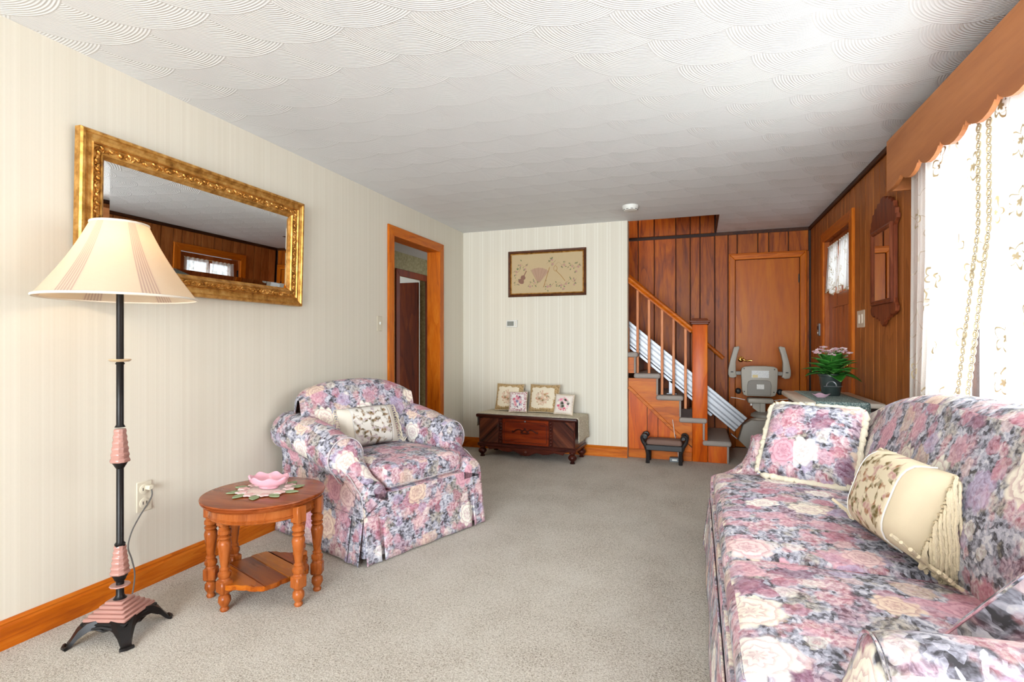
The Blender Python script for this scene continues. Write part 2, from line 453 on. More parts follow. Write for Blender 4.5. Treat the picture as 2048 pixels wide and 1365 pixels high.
def diag_wood(name, sg):
    g = G(name); x, y, z = g.xyz(g.coord())
    t = g.math('ADD', x, g.math('MULTIPLY', z, sg * 1.05))
    n = g.noise(g.comb(g.math('MULTIPLY', t, 11.0), g.math('MULTIPLY', g.math('SUBTRACT', x, z), 0.8), 0), 1.2, 5, 0.6, 0.8)[0]
    g.set(g.b.inputs['Base Color'], g.ramp(n, [(0.3, S(36, 18, 14)), (0.5, S(84, 42, 30)), (0.68, S(120, 66, 44))]))
    g.p(Roughness=0.22); return g.m
M['diag1'] = diag_wood('diagonal_veneer_a', -1); M['diag2'] = diag_wood('diagonal_veneer_b', 1)
M['mirror_wood'] = wood('mirror_mahogany', S(74, 36, 26), S(108, 58, 42), S(134, 80, 60), 'Z', 1, 0.3)
M['newel'] = wood('newel_oak', S(158, 74, 24), S(196, 100, 36), S(216, 130, 60), 'Z', 0.8, 0.26, figure=0.7, vary=0.05)
M['baluster'] = wood('baluster_wood', S(176, 106, 70), S(204, 136, 98), S(218, 156, 120), 'Z', 1.2, 0.35)
M['newel_cap'] = wood('newel_cap_wood', S(78, 38, 24), S(112, 60, 40), S(134, 78, 54), 'X', 1, 0.35)
M['brown_frame'] = wood('brown_frame', S(54, 30, 18), S(84, 48, 28), S(104, 64, 40), 'X', 1.5, 0.35)

def gold(name='antique_gold', rough=0.34):
    g = G(name); co = g.coord()
    n = g.noise(co, 26, 4, 0.6)[0]
    g.set(g.b.inputs['Base Color'], g.ramp(n, [(0.3, S(150, 98, 38)), (0.5, S(206, 150, 72)), (0.7, S(232, 184, 108))]))
    g.p(Metallic=0.75, Roughness=g.math('ADD', rough - 0.1, g.math('MULTIPLY', n, 0.25)))
    g.bump(g.noise(co, 60, 3)[0], 0.15, 0.004)
    return g.m
M['gold'] = gold()
M['brass'] = plain('polished_brass', S(226, 178, 92), 0.18, 1.0)
M['mirror'] = plain('silvered_glass', (0.86, 0.87, 0.87, 1), 0.012, 1.0)
def flat(name, col, rough, metal=0.0):
    g = G(name); g.p(Base_Color=col, Roughness=rough, Metallic=metal); return g.m
M['mirror'] = flat('silvered_glass_flat', (0.80, 0.81, 0.81, 1), 0.008, 1.0)
M['iron'] = plain('black_iron', S(34, 32, 32), 0.38, 0.6)
M['pink_glass'] = plain('pink_slag_glass', S(180, 132, 120), 0.22, spec=0.6)
M['tan_disc'] = plain('tan_bobeche', S(206, 176, 140), 0.3)
M['white_pl'] = plain('white_plastic', S(236, 234, 226), 0.4)
M['ivory_pl'] = plain('ivory_plastic', S(222, 212, 190), 0.4)
M['grey_lcd'] = plain('grey_lcd', S(138, 140, 132), 0.25)
M['dark'] = plain('dark_plastic', S(26, 26, 28), 0.5)
M['black'] = plain('black_wood', S(30, 26, 26), 0.4)
M['brown_fab'] = plain('taupe_velvet', S(128, 100, 88), 0.85, bump=0.3)
M['cream_fab'] = plain('cream_linen', S(214, 196, 166), 0.9, spec=0.1, bump=0.25, bscale=500)
M['ivory_fab'] = plain('ivory_linen', S(230, 220, 204), 0.9, spec=0.1, bump=0.25, bscale=500)
M['white_pipe'] = plain('white_piping', S(226, 220, 214), 0.85)
M['fringe'] = plain('cream_fringe', S(238, 226, 202), 0.95, spec=0.05, bump=0.8, bscale=260)
M['rope'] = plain('cream_rope', S(232, 214, 182), 0.9, spec=0.1, bump=0.9, bscale=300)
M['alu'] = plain('brushed_aluminium', S(150, 150, 153), 0.42, 0.8)
M['alu_dark'] = plain('grey_aluminium', S(128, 128, 132), 0.36, 0.8)
M['lift_grey'] = plain('warm_grey_plastic', S(172, 164, 150), 0.5)
M['lift_grey2'] = plain('darker_grey_plastic', S(140, 133, 123), 0.5)
M['table_white'] = plain('cream_laminate', S(224, 216, 202), 0.3)
M['dark_wood'] = plain('dark_table_wood', S(58, 42, 36), 0.4)
M['pot'] = plain('dark_green_pot', S(52, 62, 60), 0.25)
M['soil'] = plain('soil', S(48, 34, 26), 0.95)
def leafy():
    g = G('glossy_leaf'); n = g.noise(g.coord(), 30, 3)[0]
    c = g.ramp(n, [(0.3, S(34, 86, 30)), (0.55, S(58, 124, 44)), (0.75, S(104, 160, 76))])
    br = g.math('ADD', 0.7, g.math('MULTIPLY', g.rnd(), 0.6))
    g.set(g.b.inputs['Base Color'], g.mix(1.0, c, g.comb(br, br, br), 'MULTIPLY'))
    g.p(Roughness=0.3); return g.m
M['leaf'] = leafy()
M['stem'] = plain('green_stem', S(92, 130, 58), 0.5)
M['petal'] = plain('pale_pink_petal', S(238, 196, 204), 0.6)
M['petal2'] = plain('white_petal', S(244, 226, 224), 0.6)
M['pink_dish'] = plain('pink_milk_glass', S(240, 176, 190), 0.15, spec=0.6)
M['pink_dish2'] = plain('pale_pink_glass', S(232, 190, 208), 0.12)
M['ceil_plain'] = plain('hall_ceiling_paint', S(206, 200, 196), 0.8)
def khaki():
    g = G('khaki_wallpaper'); n = g.noise(g.coord(), 30, 4, 0.65)[0]
    g.set(g.b.inputs['Base Color'], g.ramp(n, [(0.3, S(126, 112, 72)), (0.55, S(152, 138, 98)), (0.75, S(172, 160, 120))])); g.p(Roughness=0.8); return g.m
M['khaki'] = khaki()
M['plaster'] = plain('white_paint', S(226, 220, 208), 0.7)

def glass_mat():
    g = G('window_glass')
    tr = g.n('BsdfTransparent'); gl = g.n('BsdfGlossy', {'Roughness': 0.02})
    fr = g.math('ADD', 0.02, g.math('MULTIPLY', g.math('POWER', g.n('LayerWeight', {'Blend': 0.5}).outputs['Facing'], 4.0), 0.4))
    mx = g.n('MixShader', {0: fr, 1: tr.outputs[0], 2: gl.outputs[0]})
    g.t.links.new(mx.outputs[0], g.out.inputs[0]); return g.m
M['glass'] = glass_mat()

def lace(name, thread, cells, alpha_bg, border=False, yellow=0.0):
    """sheer net with embroidered flowers: transparent net, translucent threads"""
    g = G(name)
    uv = g.coord('UV')
    net = g.noise(uv, 260, 2, dim='2D')[0]
    wob = g.vm('ADD', uv, g.vm('SCALE', g.vm('SUBTRACT', g.noise(uv, 12, 2)[1], (.5, .5, .5)), scale=0.05))
    p = g.vm('SCALE', wob, scale=cells)
    vo = g.n('TexVoronoi', {'Vector': p, 'Scale': 1.0, 'Randomness': 0.9}, voronoi_dimensions='2D')
    d = g.vm('SUBTRACT', p, vo.outputs['Position']); x, y, _ = g.xyz(d)
    r = g.math('SQRT', g.math('ADD', g.math('MULTIPLY', x, x), g.math('MULTIPLY', y, y)))
    a = g.math('ARCTAN2', y, x)
    pet = g.math('ABSOLUTE', g.math('COSINE', g.math('MULTIPLY', a, 2.5)))
    e = g.math('DIVIDE', r, g.math('MULTIPLY', g.math('ADD', 0.55, g.math('MULTIPLY', pet, 0.5)), 0.27))
    ring = g.smooth(g.math('ABSOLUTE', g.math('SUBTRACT', e, 0.95)), 0.06, 0.16, 1, 0)
    heart = g.smooth(e, 0.25, 0.45, 1, 0)
    pick = g.math('LESS_THAN', g.n('SeparateColor', {0: vo.outputs['Color']}).outputs[0], 0.55)
    fl = g.math('MULTIPLY', g.math('MAXIMUM', ring, heart), pick)
    vine = g.math('MULTIPLY', g.smooth(g.math('ABSOLUTE', g.math('SUBTRACT', g.noise(g.vm('ADD', uv, (4, 2, 0)), 4.2, 2, dim='2D')[0], 0.5)), 0.004, 0.012, 1, 0), 0.55)
    emb = g.math('MAXIMUM', fl, vine)
    body = g.math('ADD', alpha_bg, g.math('MULTIPLY', net, 0.25))
    alpha = g.math('MAXIMUM', body, emb, clamp=True)
    col = g.mix(emb, S(246, 244, 238), thread)
    tl = g.n('BsdfTranslucent', {'Color': col}); df = g.n('BsdfDiffuse', {'Color': col})
    m1 = g.n('MixShader', {0: g.math('SUBTRACT', 0.6, g.math('MULTIPLY', emb, 0.57)), 1: df.outputs[0], 2: tl.outputs[0]})
    tr = g.n('BsdfTransparent')
    m2 = g.n('MixShader', {0: alpha, 1: tr.outputs[0], 2: m1.outputs[0]})
    g.t.links.new(m2.outputs[0], g.out.inputs[0]); return g.m
M['lace'] = lace('window_lace', S(192, 172, 138), 5.2, 0.80)
M['lace_small'] = lace('door_lace', S(196, 176, 140), 12.0, 0.55)
M['lace_edge'] = plain('lace_border_thread', S(200, 182, 150), 0.9)
M['lace_white'] = plain('white_crochet', S(236, 228, 214), 0.95, bump=0.9, bscale=220)

def shade_mat():
    g = G('pleated_linen_shade')
    x, y, z = g.xyz(g.coord())
    a = g.math('DIVIDE', g.math('ADD', g.math('ARCTAN2', y, x), PI), 2 * PI)
    ph = g.math('FRACT', g.math('MULTIPLY', a, 6.0))
    band = g.smooth(g.math('ABSOLUTE', g.math('SUBTRACT', ph, 0.5)), 0.115, 0.135, 1, 0)
    lines = g.math('MULTIPLY', band, g.math('ADD', 0.5, g.math('MULTIPLY', g.math('SINE', g.math('MULTIPLY', ph, 150.0)), 0.45)))
    col = g.mix(lines, S(246, 232, 212), S(214, 190, 178))
    col = g.mix(g.math('MULTIPLY', g.noise(g.vm('MULTIPLY', g.coord(), (60, 60, 300)), 1.0, 2)[0], 0.14), col, S(214, 190, 160))
    tl = g.n('BsdfTranslucent', {'Color': col}); df = g.n('BsdfDiffuse', {'Color': col})
    m1 = g.n('MixShader', {0: 0.62, 1: df.outputs[0], 2: tl.outputs[0]})
    g.t.links.new(m1.outputs[0], g.out.inputs[0]); return g.m
M['shade'] = shade_mat()

def motif(name, ground, border, cols, size, band=0.0, bandcol=None, n=9.0, vine=False):
    """needlepoint: a bouquet in the middle of the cushion face; UV runs 0..1 over the face"""
    g = G(name); uv = g.coord('UV')
    x, y, _ = g.xyz(uv)
    cx_ = g.math('SUBTRACT', x, 0.5); cy_ = g.math('SUBTRACT', y, 0.5)
    wob = g.vm('ADD', uv, g.vm('SCALE', g.vm('SUBTRACT', g.noise(uv, 9, 2)[1], (.5, .5, .5)), scale=0.10))
    r = g.math('SQRT', g.math('ADD', g.math('MULTIPLY', cx_, cx_), g.math('MULTIPLY', cy_, cy_)))
    st = g.n('TexVoronoi', {'Vector': wob, 'Scale': n}, voronoi_dimensions='2D')
    rc, gc, bc = g.n('SeparateColor', {0: st.outputs['Color']}).outputs
    k = len(cols); fl = g.ramp(rc, [(i / k, c) for i, c in enumerate(cols)], 'CONSTANT')
    fl = g.mix(g.math('MULTIPLY', g.smooth(st.outputs['Distance'], 0.2, 0.6), 0.5), fl, ground)
    nz = g.noise(uv, 14, 2)[0]
    m = g.smooth(g.math('ADD', r, g.math('MULTIPLY', g.math('SUBTRACT', nz, 0.5), 0.34)), size, size + 0.05, 1, 0)
    if vine: m = g.math('MULTIPLY', g.smooth(g.math('ABSOLUTE', g.math('SUBTRACT', g.noise(uv, 3.4, 3)[0], 0.5)), 0.035, 0.085, 1, 0), g.smooth(r, 0.50, 0.56, 1, 0))
    m = g.math('MULTIPLY', m, g.math('GREATER_THAN', bc, 0.22))
    c = g.mix(m, ground, fl)
    ed = g.math('MAXIMUM', g.math('ABSOLUTE', cx_), g.math('ABSOLUTE', cy_))
    if band:
        bm_ = g.smooth(g.math('ADD', ed, g.math('MULTIPLY', g.math('SUBTRACT', g.noise(uv, 6, 2)[0], 0.5), 0.24 if bandcol is None else 0.0)), band - 0.008, band + 0.008)
        fl2 = g.mix(g.smooth(g.noise(uv, 19, 3)[0], 0.5, 0.58), border, bandcol if bandcol else tuple(q * 0.6 for q in border[:3]) + (1,))
        c = g.mix(bm_, c, fl2)
    g.set(g.b.inputs['Base Color'], c); g.p(Roughness=0.9); g.b.inputs['Specular IOR Level'].default_value = 0.1
    g.bump(g.noise(uv, 160, 2)[0], 0.3, 0.003); return g.m
M['needle_tan'] = motif('needlepoint_tan', S(232, 218, 192), S(196, 164, 118), [S(206, 150, 118), S(180, 140, 92), S(150, 122, 86), S(214, 176, 150)], 0.20, 0.37, None, 11)
M['needle_border'] = motif('needlepoint_border', S(240, 232, 228), S(238, 226, 220), [S(206, 92, 116), S(122, 118, 150), S(108, 70, 92), S(224, 140, 150)], 0.26, 0.335, S(170, 74, 96), 7)
M['needle_rose'] = motif('needlepoint_rose', S(238, 226, 214), S(236, 222, 206), [S(232, 140, 160), S(240, 190, 198), S(214, 96, 120), S(72, 72, 58)], 0.30, 0.44, S(222, 200, 184), 6)
M['tapestry'] = motif('vine_tapestry', S(222, 206, 176), S(220, 204, 174), [S(126, 102, 66), S(166, 120, 90), S(190, 146, 138), S(112, 96, 60)], 0.4, 0, None, 14, vine=True)
M['tapestry_w'] = motif('vine_tapestry_pale', S(228, 222, 212), S(226, 220, 210), [S(120, 98, 72), S(150, 120, 90), S(190, 170, 172), S(108, 90, 60)], 0.4, 0, None, 12, vine=True)
def runner_mat():
    g = G('teal_woven_runner'); co = g.coord()
    n = g.noise(co, 170, 2, 0.7)[0]
    g.set(g.b.inputs['Base Color'], g.ramp(n, [(0.38, S(70, 98, 100)), (0.5, S(128, 154, 152)), (0.62, S(196, 210, 204))])); g.p(Roughness=0.9); return g.m
M['runner'] = runner_mat()
def lacecloth():
    g = G('cream_lace_cloth'); co = g.coord()
    d = g.n('TexVoronoi', {'Vector': co, 'Scale': 60.0}).outputs['Distance']
    c = g.ramp(d, [(0.1, S(236, 228, 208)), (0.6, S(206, 196, 172))])
    g.set(g.b.inputs['Base Color'], c); g.p(Roughness=0.95); g.bump(d, 0.4, 0.004); return g.m
M['lacecloth'] = lacecloth()
def label_mat(name, tint):
    g = G(name); x, y, z = g.xyz(g.coord())
    ln = g.math('GREATER_THAN', g.math('FRACT', g.math('MULTIPLY', z, 95.0)), 0.55)
    br = g.smooth(g.noise(g.comb(g.math('MULTIPLY', x, 240.0), g.math('FLOOR', g.math('MULTIPLY', z, 95.0)), 0), 1.0, 2)[0], 0.45, 0.52)
    c = g.mix(g.math('MULTIPLY', g.math('MULTIPLY', ln, br), 0.75), S(236, 234, 228), tint)
    g.set(g.b.inputs['Base Color'], c); g.p(Roughness=0.5); return g.m
M['sticker'] = label_mat('printed_sticker', S(96, 110, 140)); M['sticker2'] = label_mat('printed_sticker_small', S(130, 128, 124))

# ================================================================== the room
b = B().box(-6.5, 1.27, -3.95, 8.2, -0.12, 0.0)
struct(b.build('floor', M['carpet'], smooth=False), 'beige speckled wall-to-wall carpet')
b = B()
b.box(XL - .12, 1.27, -3.95, 5.34, H, H + .1); b.box(0.20, 1.27, 5.34, 6.35, H, H + .1); b.box(XL - .12, XL, 5.34, 6.35, H, H + .1)
struct(b.build('ceiling', M['ceiling'], smooth=False), 'white ceiling combed in overlapping fans')
struct(B().box(-6.5, XL - .12, -1.87, 8.2, H, H + .1).build('ceiling_hall', M['ceil_plain'], smooth=False))

# left wall with doorway
b = B()
b.box(XL - .12, XL, -3.95, 3.86, 0, H).box(XL - .12, XL, 4.72, YB + .12, 0, H).box(XL - .12, XL, 3.86, 4.72, 2.065, H)
wl = struct(b.build('wall_left', M['paper'], smooth=False), 'cream striped wallpaper wall on the left')
struct(B().box(XL, -0.652, YB, YB + .12, 0, H).build('wall_back', M['paper_b'], smooth=False), 'cream satin striped wallpaper end wall')
# wall behind the camera, with a wide window
b = B()
b.box(XL - .12, -2.0, YF - .12, YF, 0, H).box(1.0, 1.27, YF - .12, YF, 0, H).box(-2.0, 1.0, YF - .12, YF, 0, .25).box(-2.0, 1.0, YF - .12, YF, 2.2, H)
struct(b.build('wall_front', M['paper'], smooth=False))
w2 = B()
for x in (-2.0, -1.0, 0, .96): w2.box(x, x + .04, YF - .09, YF - .03, .25, 2.2)
w2.box(-2.0, 1.0, YF - .09, YF - .03, .25, .30).box(-2.0, 1.0, YF - .09, YF - .03, 2.15, 2.2)
w2 = struct(w2.build('window_2', M['plaster'], smooth=False))
for x0, x1 in ((-1.96, -1.0), (-.96, 0), (.04, .96)):
    B().box(x0, x1, YF - .063, YF - .059, .30, 2.15).build('pane', M['glass'], w2, smooth=False)

# panelled stair wall
ws = struct(B().box(-2.44, 1.27, YP + .015, YP + .13, 0, 3.2).build('wall_stair', M['groove'], smooth=False), 'knotty pine plank wall behind the stairs')
gap = .004
def plank(parent, x0, x1, z0, z1, mat=None):
    c = ((x0 + x1) / 2, YP + .0075, (z0 + z1) / 2); w, h = (x1 - x0) / 2 - gap, (z1 - z0) / 2
    return B().bbox(-w, w, -.0085, .0085, -h, h, .004).build('plank', mat or M['panel'], parent, loc=c)
ed = [-1.12, -.88, -.642, -.462, -.226, -.071, .032, .186, .322]
for a, c in zip(ed[:-1], ed[1:]): plank(ws, a, c, 0.0, 2.325 if a < .18 else 2.33)
for a, c in zip(ed[:-2], ed[1:-1]): plank(ws, a, c, 2.362, 3.1)
ed = [.322, .414, .619, .725, .914, 1.105]
for a, c in zip(ed[:-1], ed[1:]): plank(ws, a, c, 2.115, 2.33)
plank(ws, 1.084, 1.112, 0, 2.112)
struct(B().box(.20, 1.11, YP - .014, YP + .002, 2.325, H).build('trim_1', M['crown'], smooth=False))
# stairwell shaft above the ceiling
b = B(); b.box(-2.54, .2, 5.34, 5.44, H + .0, 3.2).box(.2, .3, 5.34, 6.35, H + .1, 3.2).box(-2.56, -2.44, 5.42, 6.35, 0, 3.2).box(-2.56, .3, 5.34, 6.35, 3.2, 3.3)
b2 = B().box(-2.54, -.66, 5.34, 5.44, H, 3.2).box(-.66, .2, 5.34, 5.38, H + .1, 3.2).box(.2, .3, 5.34, 6.35, H + .1, 3.2).box(-2.56, -2.44, 5.42, 6.35, 0, 3.2).box(-2.56, .3, 5.34, 6.35, 3.2, 3.3)
struct(b2.build('wall_stairwell', M['panel'], smooth=False))
struct(B().box(.192, .2, 5.34, 6.22, H - .004, H + .1).build('trim_2', M['crown'], smooth=False))

ul = thing('stair_fill_lamp', 'added fill lamp, a small globe out of view high in the stairwell', 'lamp', (-.75, 5.9, 3.2))  # lamp added out of view to brighten the planks behind the stairs
B().lathe([(.06, 0), (.055, -.02), (.02, -.03), (.02, -.06), (0, -.06)], 20).build('canopy', M['brass'], ul)
B().lathe([(0, -.06), (.03, -.06), (.08, -.10), (.09, -.14), (.06, -.20), (0, -.22)], 20).build('globe', M['plaster'], ul)
ld = bpy.data.lights.new('stair_fill_bulb', 'POINT'); ld.energy = 8; ld.color = (1, .85, .65); ld.shadow_soft_size = .08
lo = bpy.data.objects.new('stair_fill_bulb', ld); lo.location = (0, 0, -.32); COL.objects.link(lo); lo.parent = ul

# right wall: backing, planks, trims
b = B(); x0, x1 = XR + .015, XR + .15
for (y0, y1, z0, z1) in ((-3.95, .95, 0, H), (.95, 3.1, 0, .82), (.95, 3.1, 2.03, H), (3.1, 4.66, 0, H), (4.66, 5.57, 2.08, H), (5.57, 6.35, 0, H)):
    b.box(x0, x1, y0, y1, z0, z1)
wr = struct(b.build('wall_right', M['groove'], smooth=False), 'knotty pine plank wall with the front door')
def rplank(y0, y1, z0, z1):
    w, h = (y1 - y0) / 2 - .003, (z1 - z0) / 2
    return B().bbox(-.0085, .0085, -w, w, -h, h, .004).build('plank', M['panel_r'], wr, loc=(XR + .0085, (y0 + y1) / 2, (z0 + z1) / 2))
ed = [3.1, 3.22, 3.35, 3.486, 3.603, 3.708, 3.892, 4.02, 4.14, 4.318, 4.429, 4.585]
for a, c in zip(ed[:-1], ed[1:]): rplank(a, c, 0, 2.33)
ed = [4.585, 4.70, 4.86, 4.96, 5.15, 5.27, 5.45, 5.56, 5.655]
for a, c in zip(ed[:-1], ed[1:]): rplank(a, c, 2.145, 2.33)
ed = [5.655, 5.80, 5.93, 6.07, 6.20]
for a, c in zip(ed[:-1], ed[1:]): rplank(a, c, 0, 2.33)
for a, c, z0, z1 in ((.95, 1.3, 2.03, 2.33), (1.3, 1.75, 2.03, 2.33), (1.75, 2.2, 2.03, 2.33), (2.2, 2.65, 2.03, 2.33), (2.65, 3.1, 2.03, 2.33),
                     (.95, 1.4, 0, .82), (1.4, 1.9, 0, .82), (1.9, 2.3, 0, .82), (2.3, 2.7, 0, .82), (2.7, 3.1, 0, .82)):
    rplank(a, c, z0, z1)
for a, c in zip([-1.7, -1.3, -.9, -.5, -.1, .3, .62], [-1.3, -.9, -.5, -.1, .3, .62, .95]): rplank(a, c, 0, 2.33)
struct(B().bbox(XR - .022, XR + .002, -3.75, 6.206, 2.322, H, .006).build('trim_3', M['crown'], smooth=False), 'dark crown strip above the plank wall')

# picture window in the right wall
w1 = B()
for y in (.95, 1.64, 2.36, 3.05): w1.box(XR + .04, XR + .10, y, y + .05, .82, 2.03)
w1.box(XR + .04, XR + .10, .95, 3.1, .82, .88).box(XR + .04, XR + .10, .95, 3.1, 1.97, 2.03)
w1 = struct(w1.build('window_1', M['plaster'], smooth=False), 'picture window behind the lace curtains')
for y0, y1 in ((1.0, 1.64), (1.69, 2.36), (2.41, 3.05)):
    B().box(XR + .068, XR + .072, y0, y1, .88, 1.97).build('pane', M['glass'], w1, smooth=False)

# baseboards
def base_prof(L):
    return B().prism([(0, 0), (.015, 0), (.015, .082), (.010, .09), (.012, .097), (.006, .108), (0, .108)], 0, L)
def baseboard(name, M4, L, mat):
    p = base_prof(L); q = B().add(p.v, p.f, M4)
    return struct(q.build(name, mat, smooth=False))
def yalong(x, y, sg):   # profile x -> sg*X, y -> Z, extrude -> Y
    return Matrix(((sg, 0, 0, x), (0, 0, 1, y), (0, 1, 0, 0), (0, 0, 0, 1)))
baseboard('baseboard_left', yalong(XL, -3.75, 1), 3.75 + 3.785, M['oak_y'])
baseboard('baseboard_corner', yalong(XL, 4.805, 1), YB - 4.805, M['oak_y'])
def xalong(x, y):   # profile x -> -Y, y -> Z, extrude -> X
    return Matrix(((0, 0, 1, x), (-1, 0, 0, y), (0, 1, 0, 0), (0, 0, 0, 1)))
baseboard('baseboard_back', xalong(XL, YB), -.652 - XL, M['oak_x'])

# doorway casing and jambs in the left wall
def casing_u(name, y0, y1, zt, w, X, sg, depth, mat, mat_h):
    """three flat mitred boards round an opening in a wall of constant X"""
    o = None
    for i, poly in enumerate(([(y0 - w, 0), (y0, 0), (y0, zt), (y0 - w, zt + w)], [(y1, 0), (y1 + w, 0), (y1 + w, zt + w), (y1, zt)], [(y0 - w, zt + w), (y0, zt), (y1, zt), (y1 + w, zt + w)])):
        m = Matrix(((0, 0, sg, X), (1, 0, 0, 0), (0, 1, 0, 0), (0, 0, 0, 1)))
        p = B().prism(poly, 0, depth, m, bevel=.004)
        q = p.build(name if o is None else 'casing_board', mat if i < 2 else mat_h, o, smooth=False)
        if o is None: o = q
    return o
t = struct(casing_u('trim_4', 3.872, 4.708, 2.053, .085, XL, 1, .02, M['oak'], M['oak_y']), 'orange wood casing of the hall doorway')
B().box(XL - .125, XL + .004, 3.86, 3.872, 0, 2.06).build('jamb', M['oak'], t, smooth=False)
B().box(XL - .125, XL + .004, 4.708, 4.72, 0, 2.06).build('jamb', M['oak'], t, smooth=False)
B().box(XL - .125, XL + .004, 3.86, 4.72, 2.053, 2.066).build('jamb_head', M['oak_y'], t, smooth=False)
# hall behind it
XH = -3.75
b = B().box(XH - .1, XH, 2.5, 6.08, 0, H).box(XH - .1, XH, 6.84, 8.2, 0, H).box(XH - .1, XH, 6.08, 6.84, 2.06, H)
b.box(XH, XL - .12, 2.4, 2.5, 0, H).box(XH, XL - .12, 8.0, 8.1, 0, H)
struct(b.build('wall_hall', M['khaki'], smooth=False))
b = B().box(-6.5, XH - .1, 8.1, 8.2, 0, H).box(-6.5, XH - .1, 4.6, 4.7, 0, H)
struct(b.build('wall_room', M['plaster'], smooth=False))
struct(casing_u('trim_5', 6.1, 6.82, 2.04, .09, XH, 1, .02, M['door_dark'], M['door_dark']), 'dark casing of the inner hall door')
dr = struct(B().bbox(-.75, 0, -.02, .02, .01, 2.03, .003).build('door_3', M['door_dark'], loc=(XH - .1, 6.80, 0), smooth=False), 'dark veneer hall door standing open')
B().lathe([(.0, 0), (.028, .0), (.012, .012), (.012, .03), (.028, .045), (.024, .065), (0, .07)], 16, T(-.68, -.02, .95) @ R(PI / 2, 'X')).build('knob', M['brass'], dr)
hl = thing('hall_lamp', 'small globe lamp on the hall wall beyond the doorway', 'lamp', (-3.2, 2.5, 2.0))
B().lathe([(.06, 0), (.05, .02), (.02, .03), (.02, .1), (0, .1)], 20, R(-PI / 2, 'X')).build('bracket', M['brass'], hl)
B().lathe([(0.0, -.09), (.05, -.075), (.085, -.03), (.09, .0), (.08, .045), (.04, .075), (.03, .09), (0, .09)], 20, T(0, .17, 0)).build('globe', M['plaster'], hl)
ld = bpy.data.lights.new('hall_bulb', 'POINT'); ld.energy = 9; ld.color = (1, .78, .5); ld.shadow_soft_size = .07
lo = bpy.data.objects.new('hall_bulb', ld); lo.location = (0, .42, 0); COL.objects.link(lo); lo.parent = hl

# closet door in the stair wall
def casing_y(name, x0, x1, zt, w, Y, depth, mat, mat_h):
    o = None
    for i, poly in enumerate(([(x0 - w, 0), (x0, 0), (x0, zt), (x0 - w, zt + w)], [(x1, 0), (x1 + w, 0), (x1 + w, zt + w), (x1, zt)], [(x0 - w, zt + w), (x0, zt), (x1, zt), (x1 + w, zt + w)])):
        m = Matrix(((1, 0, 0, 0), (0, 0, -1, Y), (0, 1, 0, 0), (0, 0, 0, 1)))
        p = B().prism(poly, 0, depth, m, bevel=.005)
        # raised outer bead of the moulding
        q = p.build(name if o is None else 'casing_board', mat if i < 2 else mat_h, o, smooth=False)
        if o is None: o = q
    return o
t = struct(casing_y('trim_6', .392, 1.020, 2.048, .066, YP + .004, .026, M['doorw'], M['oak_x']), 'orange wood casing of the closet door')
for x in (.334, 1.072): B().bbox(x - .006, x + .006, YP - .03, YP - .02, 0, 2.106, .004).build('bead', M['oak'], t)
B().bbox(.33, 1.078, YP - .03, YP - .02, 2.098, 2.112, .004).build('bead', M['oak_x'], t)
d1 = struct(B().bbox(.396, 1.016, YP - .004, YP + .012, .01, 2.044, .003).build('door_1', M['doorw'], smooth=False), 'plain orange veneer closet door behind the stair lift')
for z in (.3, 1.78): B().bbox(1.006, 1.018, YP - .012, YP - .003, z, z + .09, .002).build('hinge', M['dark'], d1)
B().lathe([(.0, 0), (.032, .0), (.03, .008), (.014, .014), (.012, .03), (0, .03)], 20, T(.45, YP - .004, .965) @ R(PI / 2, 'X')).build('rose', M['brass'], d1)
lv = [(.45, YP - .035, .965), (.465, YP - .045, .968), (.485, YP - .047, .955), (.51, YP - .046, .948), (.535, YP - .045, .955), (.555, YP - .045, .953)]
B().tube(lv, [.012, .011, .010, .009, .010, .012], 10).build('lever', M['brass'], d1)

# entry door in the right wall
t = struct(casing_u('trim_7', 4.672, 5.56, 2.075, .088, XR + .004, -1, .024, M['oak'], M['oak_y']), 'orange wood casing of the front door')
for y0, y1 in ((4.66, 4.672), (5.56, 5.572)): B().box(XR - .002, XR + .15, y0, y1, 0, 2.08).build('jamb', M['entry'], t, smooth=False)
B().box(XR - .002, XR + .15, 4.66, 5.572, 2.075, 2.085).build('jamb_head', M['entry'], t, smooth=False)
b = B(); X0, X1 = XR + .035, XR + .075
b.box(X0, X1, 4.676, 4.80, .01, 2.07).box(X0, X1, 5.43, 5.556, .01, 2.07).box(X0, X1, 4.80, 5.43, 1.98, 2.07).box(X0, X1, 4.80, 5.43, 1.46, 1.58).box(X0, X1, 4.80, 5.43, .01, .22).box(X0 + .012, X1 - .005, 4.80, 5.43, .22, 1.46)
d2 = struct(b.build('door_2', M['entry'], smooth=False), 'wooden front door with a small lace-curtained window')
for i in range(5):
    y = 4.80 + i * .126
    B().bbox(X0 + .003, X0 + .014, y + .004, y + .122, .22, 1.46, .003).build('panel_board', M['entry'], d2, smooth=False)
B().box(X0 + .005, X1 - .005, 5.10, 5.13, 1.58, 1.98).build('muntin', M['entry'], d2, smooth=False)
for y0, y1 in ((4.80, 5.10), (5.13, 5.43)): B().box(X0 + .018, X0 + .022, y0, y1, 1.58, 1.98).build('pane', M['glass'], d2, smooth=False)
B().lathe([(0, 0), (.03, 0), (.03, .006), (.02, .012), (.014, .02), (0, .022)], 20, T(X0, 4.745, 1.16) @ R(-PI / 2, 'Y'), sx=1.25).build('deadbolt', M['brass'], d2)
B().lathe([(0, 0), (.034, 0), (.03, .008), (.012, .014), (.012, .035), (.03, .05), (.026, .07), (0, .074)], 20, T(X0, 4.745, .97) @ R(-PI / 2, 'Y')).build('knob', M['brass'], d2)
for z in (.25, 1.84): B().bbox(X0 - .014, X0, 5.545, 5.562, z, z + .10, .003).build('hinge', M['dark'], d2)

